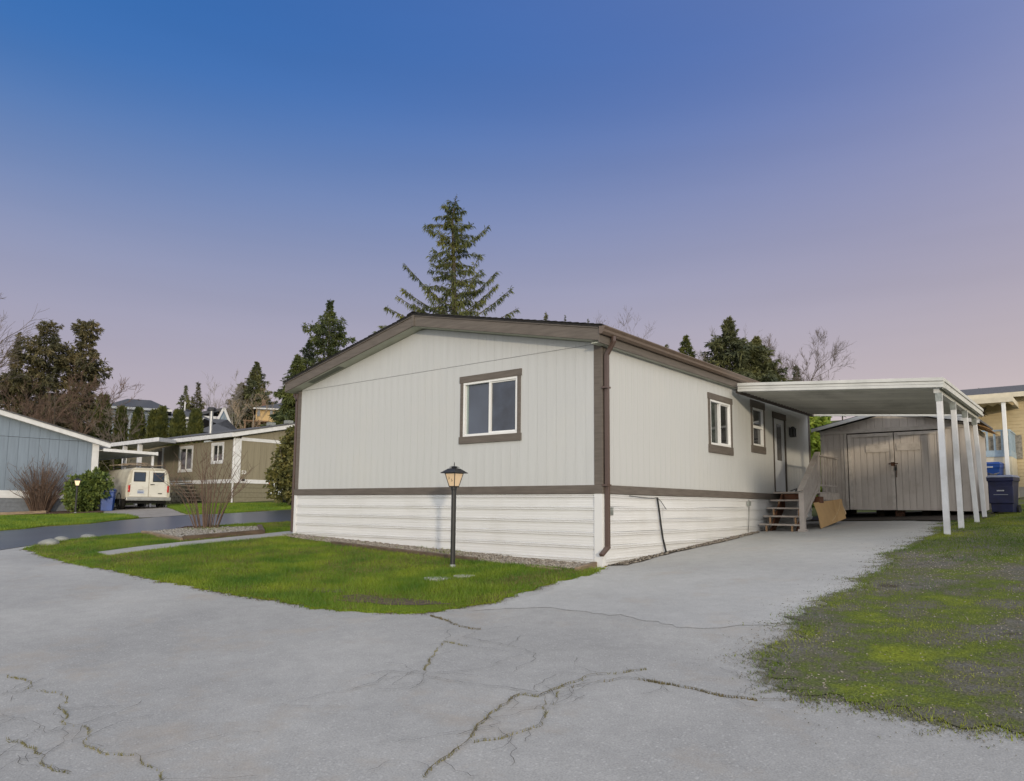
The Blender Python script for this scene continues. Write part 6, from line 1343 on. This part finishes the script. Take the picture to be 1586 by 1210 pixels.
mb = MB(); mb.box(X_(275), 6, zr2-.5, X_(277), 6.2, zr2+.9); mb.build('vent_pipe', M['far_white'], t1)
D2 = 92.; t2, P2 = far_house('blue gabled house partly hidden behind the grey roofs on the hill', 330, D2); u2 = D2/FPX; X2 = lambda px: (px-330)*u2
zg, za = zl(652, D2, P2, 330), zl(632, D2, P2, 330)
mb = MB(); mb.prism([(X2(329), -2), (X2(347), -2), (X2(347), zg-.0), (X2(339), za), (X2(329), zg+.3)], 'y', 0, 6); mb.build('gable_wall', M['far_blue'], t2)
mb = MB(); mb.prism([(X2(338.5), za+.05), (X2(350), zg-.5), (X2(350), zg-.2), (X2(338.5), za+.4)], 'y', -.4, 6); mb.prism([(X2(300), za-.9), (X2(338.5), za-.0), (X2(338.5), za+.35), (X2(300), za-.5)], 'y', .5, 6.4); mb.build('roof', M['roof_far'], t2)
mb = MB(); mb.beam((X2(338.5), -.42, za+.2), (X2(350), -.42, zg-.38), .05, .28); mb.beam((X2(338.5), -.42, za+.2), (X2(330), -.42, zg+.2), .05, .28); mb.build('rake_board', M['far_white'], t2)
mb = MB(); mb.box(X2(331.5), -.08, zl(655, D2, P2, 330), X2(335), -.01, zl(648, D2, P2, 330)); mb.build('window', M['glass'], t2)
mb = MB(); mb.box(X2(300), .3, -2, X2(328.5), 6, za-.9); mb.build('wall', M['far_white'], t2)
D3 = 118.; t3, P3 = far_house('yellow two-storey house with brick chimney high on the hill', 412, D3); u3 = D3/FPX; X3 = lambda px: (px-412)*u3
ze4, zr4 = zl(632, D3, P3, 412), zl(621, D3, P3, 412)
mb = MB(); mb.box(X3(391), 0, zl(652, D3, P3, 412), X3(470), 8, ze4); mb.build('wall', M['far_yellow'], t3); mb = MB(); mb.box(X3(391), .3, -3, X3(470), 8, zl(652, D3, P3, 412)-.01); mb.build('lower_wall', M['far_brick'], t3)
hip(MB(), X3(391), X3(470), 0, 8, ze4+.1, zr4+.6, 5., .6).build('roof', M['roof_far'], t3)
mb = MB(); mb.box(X3(390)-.4, -.66, ze4-.12, X3(470), -.605, ze4+.12); mb.build('gutter', M['far_white'], t3)
mb = MB(); mb.box(X3(399), 2, ze4, X3(405), 3.2, zl(615, D3, P3, 412)); mb.build('chimney', M['far_brick'], t3)
for a in (393, 412, 425):
    mb = MB(); mb.box(X3(a), -.08, zl(644, D3, P3, 412), X3(a+4), -.01, zl(634, D3, P3, 412)); mb.build('window', M['glass_dark'], t3)
mb = MB(); zd_ = zl(653, D3, P3, 412); mb.box(X3(374), -2.5, zd_-.2, X3(412), .0, zd_); mb.build('deck', M['far_deck'], t3)
for a in (375, 387, 396, 410): mb = MB(); mb.box(X3(a), -2.4, -3, X3(a)+.3, -2.1, zd_-.201); mb.build('deck_post', M['far_deck'], t3)
# ------------------------------------------------------------------ hedge and trees
def gtree(px, D): return at_ground(px, D)
hg = 'columnar cedars in the hedge'
for i, (px, top_, w, lab) in enumerate(((149, 613, 30, 'leftmost and broadest columnar cedar of the hedge'), (179, 632, 20, 'second columnar cedar of the hedge from the left'), (206, 634, 23, 'third columnar cedar of the hedge, below the grey hip roof'), (231, 637, 22, 'fourth columnar cedar of the hedge, lower twin tip'), (243, 632, 18, 'fifth columnar cedar of the hedge, taller twin tip'), (269, 637, 28, 'dense columnar cedar of the hedge before the wing roof'), (296, 636, 25, 'rightmost columnar cedar of the hedge, next to the chimney pipe'))):
    D = 58.; b_ = gtree(px, D); column_cedar(lab, b_, atD(px, top_, D)[2]-b_[2], w*.5*D/FPX*.86, 60+i, hg)
def tree_at(fn, px, D, top_, *a, **k):
    b_ = gtree(px, D); return fn(a[0], b_, atD(px, top_, D)[2]-b_[2], *a[1:], **k)
pxm = lambda px, D: px*D/FPX
# the tall deodar-like cedar behind the roof
def big_cedar(label, D):
    base = gtree(706, D); t = thing('cedar_tree', label, 'tree', base); rg = random.Random(3); rn = np.random.default_rng(3)
    W = lambda px, py, dd=0.: atD(px, py, D+dd)
    trunk_px = [(704, 785), (704, 600), (704, 490), (703, 430), (702, 380), (701, 345), (703, 322), (707, 303)]
    tp = [np.array(base)]+[W(*q) for q in trunk_px[1:]]
    MB().tube(tp, [.34, .25, .19, .14, .10, .06, .035, .012], 8, cap=False).build('trunk', M['bark'], t)
    PP, DD, SS = [], [], []; bmb = MB()
    def on_trunk(py): 
        ys_ = [q[1] for q in trunk_px]; xs_ = [q[0] for q in trunk_px]; return float(np.interp(-py, [-v for v in ys_], xs_))
    def bough(a, b, sag, n, sz, spread):
        a, b = np.array(a), np.array(b); Lg = np.linalg.norm(b-a); h_ = (b-a)*np.array([1, 1, 0]); h_ = h_/max(.01, np.linalg.norm(h_)); sd = np.array([-h_[1], h_[0], 0])
        cv = np.array([a+(b-a)*s_+np.array([0, 0, -sag*Lg*math.sin(math.pi*s_)]) for s_ in np.linspace(0, 1, 7)]); bmb.tube(list(cv), [max(.012, Lg*.013)*(1-.13*k) for k in range(7)], 4, cap=False)
        f = np.clip(rn.uniform(.05, 1., n)**.85*6, 0, 5.999); j_ = f.astype(int); fr = (f-j_)[:, None]; p = cv[j_]*(1-fr)+cv[j_+1]*fr; u_ = f/6
        sg = rn.choice([-1, 1], n); p = p+sd*(sg*rn.uniform(0, 1, n)**1.5*spread*Lg*(1.1-u_))[:, None]+rn.normal(0, .03, (n, 3))
        PP.append(p); DD.append(h_*rn.uniform(.1, .8, (n, 1))+sd*(sg*rn.uniform(0, .6, n))[:, None]+np.array([0, 0, -1.])*rn.uniform(.25, 1.2, (n, 1))+rn.normal(0, .22, (n, 3))); SS.append(sz*rn.uniform(.55, 1.3, n))
    # boughs read off the silhouette: (trunk height, tip) in picture units, thrown a little forward or back
    B_ = [(324, 686, 318), (332, 720, 326), (336, 673, 337), (345, 690, 352), (350, 659, 350), (352, 732, 349), (378, 659, 354), (366, 735, 366), (392, 757, 349), (384, 668, 401), (398, 743, 395), (405, 680, 412), (420, 738, 422), (428, 672, 430), (440, 748, 436),
          (480, 626, 408), (492, 622, 446), (500, 614, 458), (512, 597, 475), (476, 770, 420), (492, 770, 440), (505, 791, 448), (518, 801, 478), (505, 640, 470), (498, 752, 462), (455, 655, 442), (460, 742, 450), (530, 590, 505), (535, 812, 500)]
    for (ty, px, py) in B_:
        dd = rg.uniform(-1.2, 1.2); bough(W(on_trunk(ty), ty), W(px, py, dd), .06 if py < ty-25 else -.05, int(18+1.25*math.hypot(px-704, py-ty)), .34, .11)
    for k in range(22):                    # short irregular boughs between the long ones
        ty = 312+k*8.5+rg.uniform(-4, 4); sg = 1 if k % 2 else -1; Lp = (7+(ty-305)*.20)*rg.uniform(.6, 1.15); bough(W(on_trunk(ty), ty), W(on_trunk(ty)+sg*Lp, ty-Lp*rg.uniform(-.25, .35), rg.uniform(-.8, .8)), -.04, int(14+1.1*Lp), .32, .12)
    for k in range(26):                    # the thin leader
        u_ = rn.uniform(0, 1); c_ = W(703+4*(1-u_), 300+u_*24); PP.append(c_[None]+rn.normal(0, .03, (1, 3))); DD.append(rn.normal(0, .5, (1, 3))+np.array([[0, 0, .25]])); SS.append(np.array([.10+.22*u_]))
    for k in range(46):                    # boughs towards and away from the viewer
        ty = 330+k*5.2+rg.uniform(-3, 3); Lg = (.5+ (ty-320)/60.)*rg.uniform(.6, 1.1); az = (1 if k % 2 else -1)*math.pi/2+rg.uniform(-.9, .9)+yaw; a = W(on_trunk(ty), ty)
        bough(a, a+np.array([math.cos(az)*Lg, math.sin(az)*Lg, Lg*rg.uniform(.05, .55)]), .04, int(16+13*Lg), .34, .14)
    for k in range(40):                    # lower crown down to the ground
        h_ = rg.uniform(.08, .6); a = tp[0]+(tp[2]-tp[0])*h_*1.6; az = k*2.4; Lg = 5.6*rg.uniform(.7, 1.1)*(1-.35*h_); bough(a, a+np.array([math.cos(az)*Lg, math.sin(az)*Lg, Lg*.1]), -.02, 90, .45, .25)
    n = 420; ty = rn.uniform(312, 500, n); c0 = np.array([W(on_trunk(v), v) for v in ty]); rad = np.clip((ty-305)/120., .08, .75)[:, None]; dv = rn.normal(0, 1, (n, 3)); PP.append(c0+dv*rad*.42); DD.append(dv*np.array([1, 1, .2])+np.array([0, 0, -.6])); SS.append(np.full(n, .34))
    P, D_2, S2 = np.concatenate(PP), np.concatenate(DD), np.concatenate(SS); Pa = np.repeat(P, 3, 0); Da = np.repeat(D_2, 3, 0)+rn.normal(0, .35, (len(P)*3, 3)); Sa = np.repeat(S2, 3)*rn.uniform(.5, 1.05, len(P)*3)
    V_, F_ = leaf_quads(Pa, Da, Sa, Sa*.085, rn, .2); kind(tris('crown', V_, F_, M['cedar_leaf'], t), 'stuff'); kind(bmb.build('branches', M['bark'], t), 'stuff')
big_cedar('tall sparse cedar with drooping tips rising behind the white house roof', 45.)
tree_at(conifer, 500, 50., 455, 'dark fir with ragged top left of the white house gable', pxm(84, 50), 5, 'fir_leaf', 'fir', 200, 84, .42, .1, prof=lambda u: (1-u)**.85*(.85+.35*math.sin(u*25)))
tree_at(conifer, 452, 47., 545, 'shorter dense fir at the left eave of the white house', pxm(58, 47), 6, 'fir_leaf', 'fir', 180, 80, .42, .05, prof=lambda u: (1-u)**.9*(.85+.25*math.sin(u*29)))
tree_at(conifer, 470, 52., 520, 'dark fir filling the gap behind the left eave', pxm(64, 52), 66, 'fir_leaf', 'fir', 170, 70, .42, .05, prof=lambda u: (1-u)**.9*(.85+.25*math.sin(u*29)))
tree_at(conifer, 388, 126., 556, 'dense green fir beside the yellow hill house', pxm(56, 126), 7, 'far_fir', 'fir', 190, 80, .9, .05, prof=lambda u: (1-u)**.95)
tree_at(conifer, 366, 124., 590, 'brownish fir left of the dense one by the yellow house', pxm(50, 124), 77, 'fir_brown', 'fir', 170, 70, .75, .05, prof=lambda u: (1-u)**.92)
tree_at(conifer, 278, 105., 594, 'small dark fir left of a pair above the grey roofs', pxm(24, 105), 8, 'far_fir', 'fir', 90, 30, .8, .2)
tree_at(conifer, 297, 106., 590, 'small brownish fir right of a pair above the grey roofs', pxm(28, 106), 9, 'fir_brown', 'fir', 90, 30, .8, .2)
tree_at(conifer, 52, 62., 492, 'tall brownish evergreen at the far left behind the grey house', pxm(60, 62), 10, 'fir_brown', 'fir', 180, 66, .5, .08, prof=lambda u: (1-u)**.48*(.85+.3*math.sin(u*33)))
tree_at(conifer, 116, 64., 490, 'tall dark evergreen right of the brownish one at the left', pxm(44, 64), 12, 'fir_brown', 'fir', 170, 60, .5, .08, prof=lambda u: (1-u)**.48*(.8+.35*math.sin(u*27+1)))
tree_at(conifer, 8, 60., 520, 'dark evergreen cut by the left edge of the picture', pxm(50, 60), 13, 'fir_brown', 'fir', 160, 60, .55, .05, prof=lambda u: (1-u)**.9*(.85+.25*math.sin(u*29)))
tree_at(conifer, 88, 55., 615, 'low dense evergreen behind the grey roof', pxm(30, 55), 14, 'fir_brown', 'fir', 130, 50, .5, .02, prof=lambda u: (1-u)**.4)
tree_at(conifer, 845, 80., 475, 'small fir tip showing over the right roof slope', pxm(26, 80), 15, 'far_fir', 'fir', 90, 30, .6, .3)
tree_at(conifer, 875, 84., 480, 'thin sparse fir tip next to the one over the right roof slope', pxm(11, 84), 16, 'far_fir', 'fir', 60, 14, .5, .4)
tree_at(conifer, 912, 82., 486, 'tiny branching fir tip above the gutter corner', pxm(9, 82), 17, 'far_fir', 'fir', 50, 10, .5, .5)
tree_at(conifer, 1036, 78., 527, 'slim dark fir left of the green fir behind the eave', pxm(24, 78), 18, 'far_fir', 'fir', 80, 26, .6, .2)
tree_at(conifer, 1067, 76., 513, 'yellow-green fir behind the right eave', pxm(52, 76), 19, 'cedar_leaf', 'fir', 170, 70, .6, .1, prof=lambda u: (1-u)**.95)
tree_at(conifer, 1135, 72., 486, 'biggest dark fir among the trees behind the carport', pxm(76, 80), 20, 'far_fir', 'fir', 190, 84, .7, .08, prof=lambda u: (1-u)**.9*(.9+.25*math.sin(u*27)))
tree_at(conifer, 1178, 73., 516, 'broad fir right of the biggest one behind the carport', pxm(66, 84), 22, 'far_fir', 'fir', 170, 74, .7, .08, prof=lambda u: (1-u)**.92)
tree_at(conifer, 1240, 88., 562, 'small dark fir below the round leafless tree', pxm(30, 88), 23, 'far_fir', 'fir', 90, 32, .7, .08)
tree_at(conifer, 1205, 86., 566, 'low fir between the broad fir and the round leafless tree', pxm(42, 86), 24, 'far_fir', 'fir', 130, 56, .7, .08)
tree_at(conifer, 1310, 95., 586, 'tiny fir tip above the carport roof', pxm(12, 95), 25, 'far_fir', 'fir', 50, 14, .6, .4)
tree_at(conifer, 1528, 60., 600, 'fir tip poking over the yellow house roof', pxm(9, 60), 26, 'far_fir', 'fir', 70, 20, .4, .5)
# leafless trees
tree_at(bare_tree, 78, 50., 500, 'many-branched leafless tree with pale trunks behind the grey house', 11., 31, 'bark_red', 'bark', 3, 4, .12, .5, kids=(6, 5, 5, 4), twigr=.012)
tree_at(bare_tree, 22, 52., 545, 'reddish leafless tree left of the pale-trunked one', 9., 37, 'bark_red', 'bark', 2, 4, .16, .5, kids=(6, 5, 5, 4), twigr=.012)
tree_at(bare_tree, 182, 49., 578, 'arching leafless tree in front of the cedar hedge', 7., 32, 'twig', 'bark', 2, 4, .09, .15, kids=(5, 4, 4, 3), twigr=.010)
tree_at(bare_tree, -85, 42., 360, 'leafless tree reaching in from the left edge against the sky', 7., 33, 'twig', 'bark', 1, 4, .22, .35, kids=(9, 5, 5, 4), twigr=.010)
tree_at(bare_tree, 335, 112., 553, 'pale slender leafless tree above the blue gable', 10., 34, 'twig_pale', 'bark_pale', 2, 4, .2, .9, kids=(7, 5, 5, 4), twigr=.014)
tree_at(bare_tree, 366, 90., 590, 'tan leafless tree leaning before the firs by the yellow house', 9., 35, 'twig_wood', 'bark_pale', 2, 4, .2, .6, kids=(6, 5, 4, 4), twigr=.018)
tree_at(bare_tree, 948, 82., 470, 'thin leafless treetop above the gutter corner', 8., 36, 'twig', 'bark', 3, 4, .10, .9, kids=(6, 5, 4, 4), twigr=.009)
tree_at(bare_tree, 1122, 74., 478, 'tall white-trunked leafless tree before the biggest fir', 7., 38, 'twig_pale', 'bark_pale', 1, 4, .13, .8, kids=(9, 3, 3, 3), twigr=.010)
tree_at(bare_tree, 1160, 74., 500, 'slender white-trunked leafless tree right of the tall one', 5., 39, 'twig_pale', 'bark_pale', 1, 4, .11, .8, kids=(8, 3, 3, 2), twigr=.010)
tree_at(bare_tree, 1182, 75., 505, 'thin leafless tree before the broad fir', 5., 42, 'twig_pale', 'bark_pale', 1, 4, .10, .8, kids=(8, 3, 3, 2), twigr=.010)
tree_at(bare_tree, 1226, 80., 507, 'round-headed leafless tree right of the firs behind the carport', 11., 40, 'twig', 'bark', 4, 4, .15, .7, kids=(8, 6, 6, 5), twigr=.010)
tree_at(bare_tree, 1086, 72., 540, 'leafless sapling beside the yellow-green fir', 5., 43, 'twig_pale', 'bark_pale', 1, 4, .1, .8, kids=(7, 5, 4, 3), twigr=.012)
lb = atD(1252, 690, 26.); lb[2] = float(gz(lb[0], lb[1])); leaf_bush('bright yellow-green laurel between the white house and the shed', lb, .75, .75, 3.6, 2200, 51, 'laurel_leaf', .24, lob=9)
